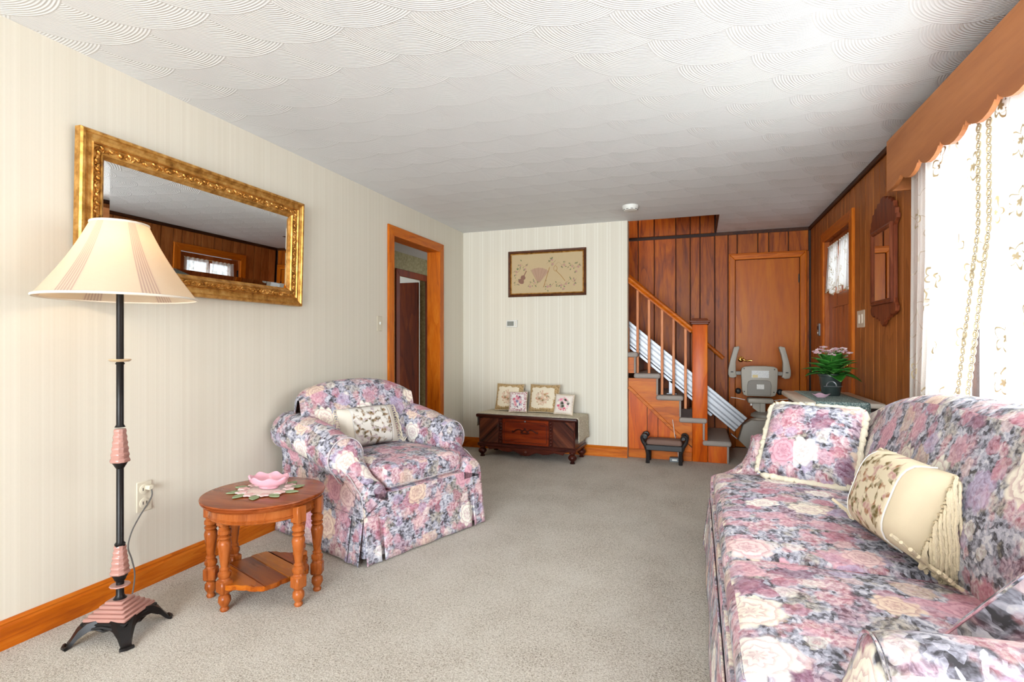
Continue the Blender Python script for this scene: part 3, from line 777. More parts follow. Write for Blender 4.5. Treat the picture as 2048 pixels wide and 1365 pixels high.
# ================================================================== left side of the room
def rect_frame(prof, y0, y1, z0, z1):
    """mitred frame in the (y, z) plane; prof = (inset from the outer edge, height x)"""
    return B().rings([[(h, y0 + d, z0 + d), (h, y1 - d, z0 + d), (h, y1 - d, z1 - d), (h, y0 + d, z1 - d)] for d, h in prof], cap=False)
# gilt mirror
W_, H_ = 1.30, .66
mr = thing('wall_mirror', 'large gilt framed mirror with leafy border behind the floor lamp', 'mirror', (XL + .004, 2.092, 1.378), rot=(0, math.radians(1.6), 0))
a, c = -W_ / 2, W_ / 2
rect_frame([(0, 0), (0, .034), (.006, .042), (.016, .042), (.020, .036), (.034, .030), (.046, .030), (.050, .036), (.054, .030), (.056, .024), (.084, .022), (.086, .027), (.092, .027), (.096, .020), (.108, .010), (.108, 0), (0, 0)], a, c, 0, H_).build('frame', M['gold'], mr, smooth=False)
b = B(); rr = random.Random(3)
def leafbit(y, z, ang, s):
    m = T(.024, y, z) @ R(ang, 'X') @ Matrix.Diagonal((.9, 1.0, .55, 1))
    b.lathe([(0, -1), (.6, -.75), (1, 0), (.6, .75), (0, 1)], 6, m @ Matrix.Scale(s, 4) @ R(PI / 2, 'X'))
d = .070; n = 62
for i in range(n):
    y = a + d + (W_ - 2 * d) * i / (n - 1)
    for z in (d, H_ - d):
        leafbit(y, z + .006 * math.sin(i * 2.1), (-1) ** i * .7 + rr.uniform(-.3, .3), .0125)
        leafbit(y + .006, z - .007 * math.sin(i * 1.3), (-1) ** (i + 1) * 1.1, .008)
n = 30
for i in range(1, n - 1):
    z = d + (H_ - 2 * d) * i / (n - 1)
    for y in (a + d, c - d):
        leafbit(y + .006 * math.sin(i * 2.1), z, PI / 2 + (-1) ** i * .7 + rr.uniform(-.3, .3), .0125)
        leafbit(y - .007 * math.sin(i * 1.3), z + .006, (-1) ** i * .5, .008)
b.build('carving', M['gold'], mr)['kind'] = 'stuff'
i0 = .108; i1 = .132
B().add([(.013, a + i1, i1), (.013, c - i1, i1), (.013, c - i1, H_ - i1), (.013, a + i1, H_ - i1)], [(0, 1, 2, 3)]).build('mirror_glass', M['mirror'], mr, smooth=False)
B().rings([[(.009, a + i0 - .002, i0 - .002), (.009, c - i0 + .002, i0 - .002), (.009, c - i0 + .002, H_ - i0 + .002), (.009, a + i0 - .002, H_ - i0 + .002)], [(.013, a + i1, i1), (.013, c - i1, i1), (.013, c - i1, H_ - i1), (.013, a + i1, H_ - i1)]], cap=False).build('bevel', M['mirror'], mr, smooth=False)
B().box(.0, .006, a + .01, c - .01, .01, H_ - .01).build('backing', M['dark_wood'], mr, smooth=False)

# floor lamp
LX, LY = -2.146, 1.439
lp = thing('floor_lamp', 'lit floor lamp with cone shade and pink glass knops on black iron base', 'lamp', (LX, LY, 0), rz=math.radians(18))
b = B()
for k in range(4):      # cast iron splayed feet, pierced aprons between them
    m = R(PI / 4 + k * PI / 2)
    path = [(.075, 0, .075), (.105, 0, .066), (.13, 0, .045), (.148, 0, .02), (.16, 0, .008)]
    ring = []
    for i, (x, y, z) in enumerate(path):
        w = [.05, .034, .024, .018, .02][i]; h = [.014, .014, .013, .010, .007][i]
        ring.append([(x, -w, z - h), (x, w, z - h), (x, w * .8, z + h), (x, -w * .8, z + h)])
    b.rings(ring, True, m)
    b.tube([(.165, -.022, .006), (.172, 0, .006), (.165, .022, .006)], .007, 6, m)
    m2 = R(k * PI / 2)
    b.tube([(.092, -.085, .035), (.088, -.05, .058), (.086, 0, .066), (.088, .05, .058), (.092, .085, .035)], .007, 6, m2)
    b.tube([(.085, -.03, .06), (.08, 0, .048), (.085, .03, .06)], .006, 6, m2)
b.bbox(-.088, .088, -.088, .088, .066, .078, .003)
b.build('base_feet', M['iron'], lp)
b = B(); z = .078
for i, s in enumerate((.083, .072, .060, .048, .036)):
    b.bbox(-s, s, -s, s, z, z + .0135, .004); z += .011
b.build('glass_base', M['pink_glass'], lp)
b = B().lathe([(.034, .128), (.02, .138), (.0135, .15), (.0135, .205), (.02, .21), (.013, .216), (.013, .335), (.018, .34), (.018, .346)], 20)
b.build('lower_stem', M['iron'], lp)
B().lathe([(.0, .180), (.026, .181), (.036, .186), (.034, .190), (.0, .191)], 10).build('bobeche', M['pink_glass'], lp)
def knop(z0, z1, name):
    rows = 6; rg = []
    for i in range(rows):
        t0 = i / rows; t1 = (i + 1) / rows
        s0 = .030 - .013 * t0; s1 = .030 - .013 * (t1 - .02)
        za, zb = z0 + (z1 - z0) * t0, z0 + (z1 - z0) * (t1 - .06)
        for s, zz in ((s0 * .93, za), (s0, za + .004), (s1 * 1.0, zb - .002), (s1 * .93, zb)):
            rg.append([(s * cx, s * cy, zz) for cx, cy in ((1, .55), (.55, 1), (-.55, 1), (-1, .55), (-1, -.55), (-.55, -1), (.55, -1), (1, -.55))])
    B().rings(rg).build(name, M['pink_glass'], lp)
knop(.232, .352, 'glass_knop'); knop(.672, .812, 'glass_knop')
B().lathe([(.013, .20), (.026, .226), (.028, .234), (.0, .234)], 16).build('knop_cup', M['iron'], lp)
B().lathe([(.012, .645), (.024, .666), (.028, .674), (.0, .674)], 16).build('knop_cup', M['iron'], lp)
B().lathe([(.019, .350), (.0125, .358), (.0125, .668), (.0, .668)], 18).build('pole', M['iron'], lp)
B().lathe([(.018, .81), (.0125, .82), (.0125, 1.055), (.016, 1.06), (.0125, 1.066), (.0125, 1.40), (0, 1.40)], 18).build('pole', M['iron'], lp)
B().lathe([(.0, 1.066), (.03, 1.068), (.038, 1.075), (.036, 1.078), (.0, 1.076)], 20).build('bobeche', M['tan_disc'], lp)
b = B(); n = 72
def shp(t, k, off=0.0):
    r = (.262 - .168 * t - .012 * math.sin(PI * t)) + off
    a_ = 2 * PI * k / n; return (r * math.cos(a_), r * math.sin(a_), 1.318 + .292 * t)
b.rings([[shp(i / 10, k) for k in range(n)] for i in range(11)] + [[shp(1 - i / 10, k, -.003) for k in range(n)] for i in range(11)], cap=False)
sh = b.build('lamp_shade', M['shade'], lp)
B().tube([(shp(0, k)[0], shp(0, k)[1], 1.319) for k in range(n)], .005, 6, closed=True).build('bottom_trim', M['ivory_fab'], sh)
B().tube([(shp(1, k)[0], shp(1, k)[1], 1.609) for k in range(n)], .005, 6, closed=True).build('top_trim', M['ivory_fab'], sh)
B().lathe([(.016, 1.40), (.02, 1.41), (.02, 1.45), (.014, 1.452), (0, 1.452)], 16).build('socket', M['brass'], lp)
b = B().tube([(.02, 0, 1.42), (.055, 0, 1.47), (.05, 0, 1.56), (0, 0, 1.61), (-.05, 0, 1.56), (-.055, 0, 1.47), (-.02, 0, 1.42)], .0025, 6)
b.tube([(0, 0, 1.60), (.09, 0, 1.604)], .002, 5).tube([(0, 0, 1.60), (-.045, .078, 1.604)], .002, 5).tube([(0, 0, 1.60), (-.045, -.078, 1.604)], .002, 5)
b.build('harp', M['brass'], lp)
gb = G('lit_bulb'); gb.p(Emission_Color=(1, .82, .58, 1), Emission_Strength=8.0, Base_Color=(1, .95, .9, 1))
B().lathe([(.013, 1.452), (.016, 1.46), (.028, 1.485), (.03, 1.505), (.022, 1.53), (0, 1.54)], 16).build('bulb', gb.m, lp)
ld = bpy.data.lights.new('lamp_light', 'POINT'); ld.energy = 1.4; ld.color = (1, .78, .54); ld.shadow_soft_size = .05
lo = bpy.data.objects.new('lamp_light', ld); lo.location = (0, 0, 1.50); COL.objects.link(lo); lo.parent = lp
# flex from base to the wall outlet (in lamp space)
inv = (T(LX, LY, 0) @ R(math.radians(18))).inverted()
pts = [(-2.20, 1.50, .03), (-2.30, 1.57, .008), (-2.39, 1.655, .012), (-2.405, 1.677, .09), (-2.405, 1.664, .163), (-2.40, 1.644, .227), (-2.40, 1.659, .289), (-2.40, 1.693, .346), (-2.40, 1.746, .415), (-2.405, 1.757, .445), (-2.415, 1.756, .464)]
def smoothpath(p, k=6):
    p = [Vector(q) for q in p]; out = []
    for i in range(len(p) - 1):
        p0, p1, p2, p3 = p[max(i - 1, 0)], p[i], p[i + 1], p[min(i + 2, len(p) - 1)]
        for j in range(k):
            t = j / k
            out.append(0.5 * ((2 * p1) + (p2 - p0) * t + (2 * p0 - 5 * p1 + 4 * p2 - p3) * t * t + (3 * p1 - p0 - 3 * p2 + p3) * t ** 3))
    return [tuple(q) for q in out] + [tuple(p[-1])]
co = B().tube([tuple(inv @ Vector(q)) for q in smoothpath(pts)], .0032, 6).build('cord', plain('grey_flex', S(96, 92, 88), .5), lp)
B().bbox(-2.434, -2.405, 1.742, 1.768, .455, .477, .004, M=inv).build('plug', M['ivory_pl'], co)

# wall outlet and light switch on the wallpaper
ot = thing('wall_outlet', 'ivory double wall outlet with the lamp plug in it', 'outlet', (XL, 1.742, .425))
B().bbox(0, .006, -.036, .036, -.070, .070, .003).build('plate', M['ivory_pl'], ot)
for z in (.034, -.03):
    r = B().lathe([(.024, 0), (.024, .003), (.022, .004), (0, .004)], 20, T(.005, 0, z) @ R(PI / 2, 'Y')).build('socket', M['ivory_pl'], ot)
    B().box(.009, .0098, -.010, -.007, z - .006, z + .008).box(.009, .0098, .007, .010, z - .006, z + .008).build('slot', M['dark'], r, smooth=False)
sw = thing('light_switch', 'ivory single light switch on the wallpaper beside the hall doorway', 'switch', (XL, 3.672, 1.30))
B().bbox(0, .006, -.037, .037, -.06, .06, .003).build('plate', M['ivory_pl'], sw)
B().bbox(.004, .016, -.005, .005, -.008, .014, .002).build('toggle', M['white_pl'], sw)

# end table
TX, TY, TZ = -1.858, 1.882, .466
et = thing('end_table', 'round cherry end table with six turned legs and scalloped lower shelf', 'table', (TX, TY, 0), rz=math.radians(8))
B().lathe([(0, TZ - .03), (.232, TZ - .032), (.246, TZ - .028), (.250, TZ - .024), (.246, TZ - .020), (.256, TZ - .017), (.258, TZ - .013), (.254, TZ - .010), (.260, TZ - .006), (.258, TZ - .001), (.250, TZ), (0, TZ)], 64).build('top', M['cherry_top'], et)
B().lathe([(.205, .385), (.222, .385), (.226, .39), (.222, .394), (.226, .398), (.222, .402), (.222, .438), (.205, .438), (.205, .385)], 64).build('apron', M['cherry'], et)
legp = [(0, 0), (.016, 0), (.019, .008), (.014, .018), (.018, .026), (.026, .042), (.024, .060), (.016, .070), (.022, .076), (.024, .080)]
legp2 = [(.024, .132), (.020, .140), (.026, .150), (.026, .163), (.018, .172), (.021, .180), (.015, .188), (.017, .20), (.022, .24), (.028, .285), (.024, .300), (.019, .304), (.026, .310), (.026, .318), (.019, .322), (.027, .330), (.027, .344), (.020, .352), (.024, .362), (.0, .362)]
b = B().lathe(legp, 18).bbox(-.026, .026, -.026, .026, .078, .134, .006).lathe(legp2, 18).bbox(-.024, .024, -.024, .024, .362, .437, .004)
lg = b.build('leg', M['cherry'], et, loc=(.205, 0, 0))
LA = [197, 244, 349, 52, 97, 147]
for i, (lx, ly) in enumerate(((-.204, -.105), (-.042, -.178), (.224, -.038), (.204, .105), (.042, .178), (-.224, .038))):
    q8 = math.radians(-8); o = lg if i == 0 else piece(lg, et)
    o.location = (lx * math.cos(q8) - ly * math.sin(q8), lx * math.sin(q8) + ly * math.cos(q8), 0); o.rotation_euler = (0, 0, math.atan2(ly, lx) + q8)
# shelf of glued boards, scalloped outline
def shelf_r(a_): return .187 + .012 * math.cos(6 * (a_ - math.radians(34))) + .006 * abs(math.cos(12 * (a_ - math.radians(34))))
outline = [(shelf_r(2 * PI * k / 96) * math.cos(2 * PI * k / 96), shelf_r(2 * PI * k / 96) * math.sin(2 * PI * k / 96)) for k in range(96)]
cuts = [-.25, -.085, .02, .10, .25]
def clip(poly, y0, y1):
    for sg, lim in ((1, y0), (-1, -y1)):
        out = []
        for i in range(len(poly)):
            p, q = poly[i], poly[(i + 1) % len(poly)]
            dp, dq = sg * p[1] - lim, sg * q[1] - lim
            if dp >= 0: out.append(p)
            if (dp >= 0) != (dq >= 0):
                t = dp / (dp - dq); out.append((p[0] + (q[0] - p[0]) * t, p[1] + (q[1] - p[1]) * t))
        poly = out
    return poly
ca = R(math.radians(-28))
sm = [wood('shelf_board_%d' % i, S(*q), S(*w), S(*e), 'X', 1, .2, figure=.6) for i, (q, w, e) in enumerate((((122, 62, 28), (166, 92, 46), (190, 118, 66)), ((84, 40, 20), (118, 62, 34), (142, 82, 48)), ((130, 74, 38), (170, 104, 56), (192, 126, 76)), ((118, 60, 26), (158, 88, 44), (184, 112, 62))))]
shelf = None
for i in range(4):
    po = clip(outline, cuts[i] + .0003, cuts[i + 1] - .0003)
    q = B().prism(po, .095, .117, bevel=.003).build('shelf' if shelf is None else 'board', sm[i], et if shelf is None else shelf, rot=(0, 0, math.radians(-28)) if shelf is None else (0, 0, 0), smooth=False)
    if shelf is None: shelf = q
# doily and pink dish
dl = thing('doily', 'crocheted doily ringed with green leaves and pink flowers on the end table', 'doily', (TX - .005, TY + .015, TZ))
B().lathe([(0, .0), (.098, .0), (.1, .002), (.098, .004), (0, .004)], 40).build('crochet_centre', M['lace_white'], dl)
lfm = plain('sage_felt', S(150, 164, 124), .95, bump=.5); pkm = plain('pink_felt', S(236, 198, 192), .95, bump=.5)
lf = B().prism([(0, 0), (.012, -.014), (.03, -.017), (.046, -.010), (.058, 0), (.046, .010), (.03, .017), (.012, .014)], 0, .004, bevel=.001).build('leaf', lfm, dl)
fl = B().prism([((.022 + .005 * math.cos(5 * k * PI / 15)) * math.cos(k * PI / 15), (.022 + .005 * math.cos(5 * k * PI / 15)) * math.sin(k * PI / 15)) for k in range(30)], 0, .006, bevel=.0015).build('flower', pkm, dl)
for i in range(10):
    q = 2 * PI * i / 10
    o = lf if i == 0 else piece(lf, dl)
    o.location = (.100 * math.cos(q), .100 * math.sin(q), .002 + .001 * (i % 2)); o.rotation_euler = (0, 0, q + .35); o.scale = (1.15, 1.25, 1)
    o = fl if i == 0 else piece(fl, dl)
    o.location = (.103 * math.cos(q + .36), .103 * math.sin(q + .36), .004); o.rotation_euler = (0, 0, q)
pd = thing('pink_dish', 'pink ruffled glass dish on the end table doily', 'dish', (TX - .01, TY + .035, TZ + .005)); pd.scale = (1.12, 1.12, 1.25)
b = B(); n = 60
def ruf(r, z, amp, k, dz=0): q = 2 * PI * k / n; rr = r * (1 + amp * math.cos(7 * q)); return (rr * 1.30 * math.cos(q), rr * .95 * math.sin(q), z + dz * math.cos(7 * q))
prof = [(.001, .002, 0, 0), (.03, .001, 0, 0), (.034, .004, 0, 0), (.038, .012, .02, 0), (.054, .018, .02, .001), (.064, .028, .025, .002), (.067, .040, .03, .0045), (.062, .044, .03, .0045), (.054, .036, .02, .002), (.046, .026, .04, .001), (.03, .012, 0, 0), (.001, .010, 0, 0)]
b.rings([[ruf(r, z, am, k, dz) for k in range(n)] for r, z, am, dz in prof]).build('bowl', M['pink_dish'], pd)

# ------------------------------------------------------------------ upholstery
def cushion(sx, sz, t, name, mat, parent, nseg=22, pinch=.06, M4=None, uvscale=None, both=True):
    """knife-edge cushion in the (x, z) plane, faces along -y (front) and +y"""
    b = B(); uvs = []
    for side in (-1, 1):
        def fn(u, v, side=side):
            a_, c_ = 2 * u - 1, 2 * v - 1
            ex = 1 - pinch * (1 - abs(c_) ** 2.0) * abs(a_) ** 3; ez = 1 - pinch * (1 - abs(a_) ** 2.0) * abs(c_) ** 3
            th = t * (max(0, 1 - a_ ** 4) * max(0, 1 - c_ ** 4)) ** .55
            return (a_ * sx / 2 * ex, side * (th / 2 + .0005), (c_ * ez + 1) * sz / 2)
        b.grid(fn, nseg, nseg)
    o = b.build(name, mat, parent, smooth=True, angle=180, uv=False)
    me = o.data; lay = me.uv_layers.new(name='UVMap')
    for p in me.polygons:
        for li in p.loop_indices:
            vi = me.loops[li].vertex_index % ((nseg + 1) ** 2)
            u, v = (vi % (nseg + 1)) / nseg, (vi // (nseg + 1)) / nseg
            lay.data[li].uv = (u * sx + 2.1, v * sz + 1.4) if uvscale is None else (u, v)
    return o

def upholstered(o, W, D, seats, zt, zskirt, zdeck, zseat, arm_t, arm_r, crest, back_th, back_w, welt, mat):
    """skirted rolled-arm seating; local x = width, y = 0 back .. D front"""
    hw = W / 2
    B().softbox(W - .006, D - .02, zdeck - .03, .012, M=T(0, D / 2 + .007, (zdeck + .03) / 2)).build('frame', mat, o)
    # arms
    y1 = D
    secs = [(.02, zt[0], arm_r), (.05, zt[0] + .012, arm_r * 1.03), (D * .3, zt[0] - .005, arm_r * 1.02), (D * .5, (zt[0] + zt[1]) / 2 + .005, arm_r), (D - .30, zt[1] + .01, arm_r), (D - .245, zt[1] + .004, arm_r),
            (D - .225, zt[1] - .006, arm_r * .97), (D - .212, zt[1] - .03, arm_r * .9), (D - .203, zt[1] - .065, arm_r * .8), (D - .192, zt[1] - .10, arm_t * .56), (D - .165, zdeck + .155, arm_t * .51), (D - .12, zdeck + .115, arm_t * .5), (D - .07, zdeck + .088, arm_t * .5), (D - .02, zdeck + .072, arm_t * .5), (D - .004, zdeck + .06, arm_t * .5), (D, zdeck + .03, arm_t * .5)]
    for sg in (1, -1):
        rings = []
        for (y, z, r) in secs:
            ring = []
            def pt(ox, zz): ring.append((sg * (hw - arm_t + ox), y, zz))
            pt(.012, zskirt - .02); pt(.004, zdeck - .01); pt(.0, zdeck + .0 if z - r < zdeck + .05 else (zdeck + z - r) / 2)
            for k in range(15):
                q = PI - k * (PI * 1.26) / 14
                pt(r + r * math.cos(q), z - r + r * math.sin(q))
            ov = max(0.0, 2 * r - arm_t)
            pt(arm_t + ov * .08, z - r - max(.02, r * .9 if ov > .01 else .01)); pt(arm_t, max(zskirt, z - r - max(.03, r * 1.25))) ; pt(arm_t, zskirt - .02)
            rings.append(ring)
        am = B().rings(rings).build('arm', mat, o, angle=60)
        # welt round the scroll front
        y, z, r = secs[6]
        pts = [(sg * (hw - arm_t + r + r * math.cos(q)), y + .006, z - r + r * math.sin(q)) for q in [PI - k * (PI * 1.25) / 14 for k in range(15)]]
        pts += [(sg * hw, D - .2, z - r * 2.2), (sg * hw, D - .15, zdeck + .10), (sg * hw, D - .06, zdeck + .04), (sg * hw, D - .015, zdeck), (sg * hw, D - .008, zskirt)]
        B().tube(smoothpath(pts, 3), .0032, 6).build('welt', welt, am)
    # back
    nb, ns = 36, 26; bw = back_w / 2
    def bfn(u, v):
        x = (2 * u - 1); f = abs(x) ** 6; zt_ = crest(x); th = back_th * max(.02, (1 - f)) ** .5
        s = v
        z0 = zseat - .08
        yf0, yf1 = .02 + back_th + .10, .03 + back_th * .9      # front face, bottom and top
        if s < .45:
            t_ = s / .45; z = z0 + (zt_ - th * .45 - z0) * t_; y = yf0 + (yf1 - yf0) * t_ + .035 * math.sin(PI * t_) * (1 - f)
        elif s < .7:
            q = (s - .45) / .25 * PI; cy_ = yf1 - th / 2
            y = cy_ + th / 2 * math.cos(q); z = zt_ - th * .45 + th * .45 * math.sin(q)
        else:
            t_ = (s - .7) / .3; z = zt_ - th * .45 + (zskirt - zt_ + th * .45) * t_; y = (yf1 - th) * (1 - t_) + .015 * t_
        return (x * bw * (1 - .0 * f), y, z)
    B().grid(bfn, nb, ns).build('back', mat, o, angle=80)
    # seat cushions
    for (x0, x1) in seats:
        cw = x1 - x0; cd = D - .235
        cu = B().softbox(cw - .004, cd, zseat - zdeck, .045, crown=.028, m=14, M=T((x0 + x1) / 2, D - .012 - cd / 2, (zseat + zdeck) / 2)).build('seat_cushion', mat, o)
        xa, xb, yb, zz = x0 + .03, x1 - .03, D - .012, zdeck + .022
        B().tube([(xa, yb - .008, zz), (xb, yb - .008, zz)], .0032, 6).build('welt', welt, cu)
        B().tube([(xa, yb - .012, zseat - .018), (xb, yb - .012, zseat - .018)], .0032, 6).build('welt', welt, cu)
    # skirt: panels with kick pleats at the corners
    def panel(p0, p1, nrm, name='skirt_panel', wave=.004, n=24):
        p0, p1, nrm = Vector(p0), Vector(p1), Vector(nrm)
        def fn(u, v):
            q = p0.lerp(p1, u); fl_ = (1 - v); e = .003 + .022 * fl_ + wave * fl_ * math.sin(u * 19 + p0.x * 7) + .010 * fl_ * (abs(2 * u - 1) ** 10)
            q = q + nrm * e
            return (q.x, q.y, .008 + (zskirt - .006) * v)
        return B().grid(fn, n, 8).build(name, mat, o, solid=.005, angle=180)
    g_ = .014
    panel((-hw + g_ + .10, D, 0), (hw - g_ - .10, D, 0), (0, 1, 0), n=max(24, int(W * 30)))
    for sg in (1, -1):
        panel((sg * (hw - .09), D, 0), (sg * (hw - .0), D, 0), (0, 1, 0), 'skirt_pleat', .002, 6)
        panel((sg * hw, D, 0), (sg * hw, D - .09, 0), (sg, 0, 0), 'skirt_pleat', .002, 6)
        panel((sg * hw, D - .10, 0), (sg * hw, .0, 0), (sg, 0, 0))
        B().box(-.03, .03, -.002, .002, .03, zskirt - .01, T(sg * (hw - .095), D + .006, 0)).build('pleat_underlay', mat, o, smooth=False)
    B().tube([(-hw, D + .004, zskirt), (hw, D + .004, zskirt)], .004, 6).build('skirt_welt', mat, o)
    for sg in (1, -1): B().tube([(sg * (hw + .004), D, zskirt), (sg * (hw + .004), .02, zskirt)], .004, 6).build('skirt_welt', mat, o)

# armchair
fx, fy = .940, -.342
ACW, ACD = .88, .855
ac = thing('armchair', 'rose-patterned chintz skirted armchair with rolled arms in front of the wallpaper', 'armchair', (-1.452 - ACD * fx, 2.685 - ACD * fy, 0), rz=math.atan2(-.940, -.342))
upholstered(ac, ACW, ACD, [(-.29, .29)], (.715, .632), .245, .345, .475, .15, .112, lambda x: .905 - .075 * abs(x) ** 2.4 - .03 * abs(x) ** 8, .18, .85, plain('pale_welt', S(206, 198, 200), .85), M['chintz'])

def lumbar(o, sx, sz, t, face, band, bandw, tassel_mat, nt, rope=.004, rlen=.09, ends=(1, -1), face_mat_pipe=None, drop=1.0):
    """tapestry middle, plain end bands and a fringe of cords at each end; local x = width, z = up from the seat, -y = face"""
    mid = sx - 2 * bandw
    c = cushion(sx, sz, t, 'pillow_body', band, o, pinch=.03)
    def th(a_, c_): return t * (max(0, 1 - a_ ** 4) * max(0, 1 - c_ ** 4)) ** .55
    nx, nz = 18, 16
    b = B()
    def fn(u, v):
        a_ = (2 * u - 1) * mid / sx; c_ = (2 * v - 1) * .985
        return (a_ * sx / 2, -(th(a_, c_) / 2 + .003), (c_ + 1) * sz / 2)
    b.grid(fn, nx, nz)
    q = b.build('tapestry_face', face, c, uv=False, angle=180, solid=.003)
    lay = q.data.uv_layers.new(name='UVMap')
    for p in q.data.polygons:
        for li in p.loop_indices:
            vi = q.data.loops[li].vertex_index; lay.data[li].uv = ((vi % (nx + 1)) / nx, (vi // (nx + 1)) / nz)
    for sg in (1, -1):
        a_ = sg * mid / sx
        B().tube([(a_ * sx / 2, -(th(a_, 2 * k / 14 - 1) / 2 + .004), k / 14 * sz) for k in range(15)], .0028, 6).build('piping', M['white_pipe'], c)
    rr = random.Random(int(sx * 1000))
    for sg in ends:
        for k in range(nt):
            z = sz * (.04 + .92 * k / (nt - 1)); x = sg * (sx / 2 - .004)
            L = rlen * rr.uniform(.85, 1.15) * (1.0 if sg > 0 else .4); yy = rr.uniform(-.012, .006)
            pth = [(x, yy * .3, z), (x + sg * .018, yy, z + .004), (x + sg * .030, yy * 1.5, z - .02)]
            rem = L - .03; zz = z - .02; xx = x + sg * .030; y2 = yy * 1.5; dirn = rr.uniform(-1.5, .2); lying = False
            while rem > 0:
                if zz * .94 + y2 * .34 > .012:
                    zz -= .03 * .94; y2 += .03 * .30; xx += sg * .004
                else:
                    if not lying: rem = min(rem, rr.uniform(.06, .13)); lying = True
                    xx += sg * .03 * math.cos(dirn); y2 += .03 * math.sin(dirn); zz = (.008 - y2 * .34) / .94
                pth.append((xx, y2 + rr.uniform(-.003, .003), zz)); rem -= .03
            sp = smoothpath(pth, 4)
            B().tube(sp, [rope * (1 + .18 * math.sin(i * 2.1)) for i in range(len(sp))], 6).build('tassel_cord', tassel_mat, o)
    return c

# pillow in the armchair (chair space: x to the image left, y forward)
pw = thing('lumbar_pillow', 'pale tapestry lumbar pillow with cream fringe resting in the armchair', 'pillow', (0, 0, 0))
mAC = T(*ac.location) @ R(ac.rotation_euler.z)
pw.matrix_world = mAC @ T(.02, .345, .497) @ R(math.radians(176)) @ R(math.radians(-22), 'X')
lumbar(pw, .40, .25, .13, M['tapestry_w'], M['ivory_fab'], .065, M['fringe'], 16, .003, .06)

# ================================================================== end wall
CHX, CHY = -1.58, 4.862
ch = thing('cedar_chest', 'dark mahogany hope chest on bun feet below the framed embroidery', 'chest', (CHX, CHY, 0), rz=math.radians(-3))
cw, cd = .50, .40
B().box(-cw, cw, .012, cd - .01, .125, .40).build('carcass', M['mahog'], ch, smooth=False)
B().bbox(-cw - .025, cw + .025, -.018, cd + .005, .398, .43, .009, 2).build('lid', M['mahog'], ch)
B().bbox(-cw - .012, cw + .012, -.008, cd, .110, .140, .006).build('base_moulding', M['mahog'], ch)
for x0, x1, m in ((-cw + .01, -.285, 'diag1'), (.285, cw - .01, 'diag2')):
    B().bbox(x0, x1, .004, .014, .148, .392, .003).build('side_panel', M[m], ch)
ctr = B().bbox(-.24, .24, .003, .014, .148, .392, .003).build('centre_panel', M['mahog_mid'], ch)
B().tube([(-.215, .002, .17), (.215, .002, .17), (.222, .002, .19), (.222, .002, .35), (.20, .002, .366), (.07, .002, .366), (0, .002, .375), (-.07, .002, .366), (-.20, .002, .366), (-.222, .002, .35), (-.222, .002, .19)], .003, 5, closed=True).build('inlay_line', M['mahog'], ctr)
b = B()
for sg in (1, -1):
    b.tube(smoothpath([(0, -.004, .295), (sg * .03, -.004, .285), (sg * .06, -.004, .297), (sg * .09, -.004, .29), (sg * .115, -.004, .272), (sg * .13, -.004, .268), (sg * .128, -.004, .28)], 5), .006, 7)
    b.tube(smoothpath([(0, -.004, .262), (sg * .022, -.004, .258), (sg * .04, -.004, .268), (sg * .03, -.004, .28), (sg * .02, -.004, .272)], 5), .006, 7)
b.lathe([(0, -.014), (.012, -.006), (.014, 0), (0, .002)], 12, T(0, 0, .302) @ R(-PI / 2, 'X') @ Matrix.Scale(-1, 4, (0, 0, 1)))
b.build('applique', M['mahog'], ctr)
B().lathe([(0, 0), (.009, 0), (.009, .004), (.006, .007), (0, .008)], 14, T(0, .003, .375) @ R(PI / 2, 'X')).build('lock', M['alu'], ctr)
for sg in (1, -1):
    b = B().bbox(sg * .262 - .013, sg * .262 + .013, .006, .014, .148, .392, .002)
    for k in range(8): b.lathe([(0, -.012), (.008, -.009), (.0125, 0)], 12, T(sg * .262, .004, .165 + k * .030) @ R(-PI / 2, 'X') @ Matrix.Scale(-1, 4, (0, 0, 1)) @ R(PI, 'X'))
    b.build('bead_column', M['mahog'], ch)
ap = [(-cw + .05, .112)] + [(x, z) for x, z in ((-.40, .10), (-.385, .075), (-.35, .082), (-.30, .09), (-.24, .07), (-.18, .064), (-.12, .078), (-.07, .06), (-.045, .045), (0, .04), (.045, .045), (.07, .06), (.12, .078), (.18, .064), (.24, .07), (.30, .09), (.35, .082), (.385, .075), (.40, .10))] + [(cw - .05, .112)]
B().prism(ap[::-1], -.012, 0, mapXZ() @ T(0, 0, 0), bevel=.002).build('apron', M['mahog'], ch, smooth=False)
B().lathe([(0, .012), (.012, .01), (.022, .003), (.022, 0), (0, 0)], 10, T(0, .0, .075) @ R(PI / 2, 'X')).build('rosette', M['mahog'], ch)
ft = B().lathe([(0, 0), (.024, 0), (.026, .008), (.016, .016), (.02, .024), (.040, .044), (.043, .058), (.034, .076), (.02, .086), (.03, .094), (.03, .112), (0, .112)], 20).build('bun_foot', M['mahog'], ch)
for i, (x, y) in enumerate(((-cw + .03, .03), (cw - .03, .03), (-cw + .03, cd - .04), (cw - .03, cd - .04))):
    o = ft if i == 0 else piece(ft, ch)
    o.location = (x, y, 0)
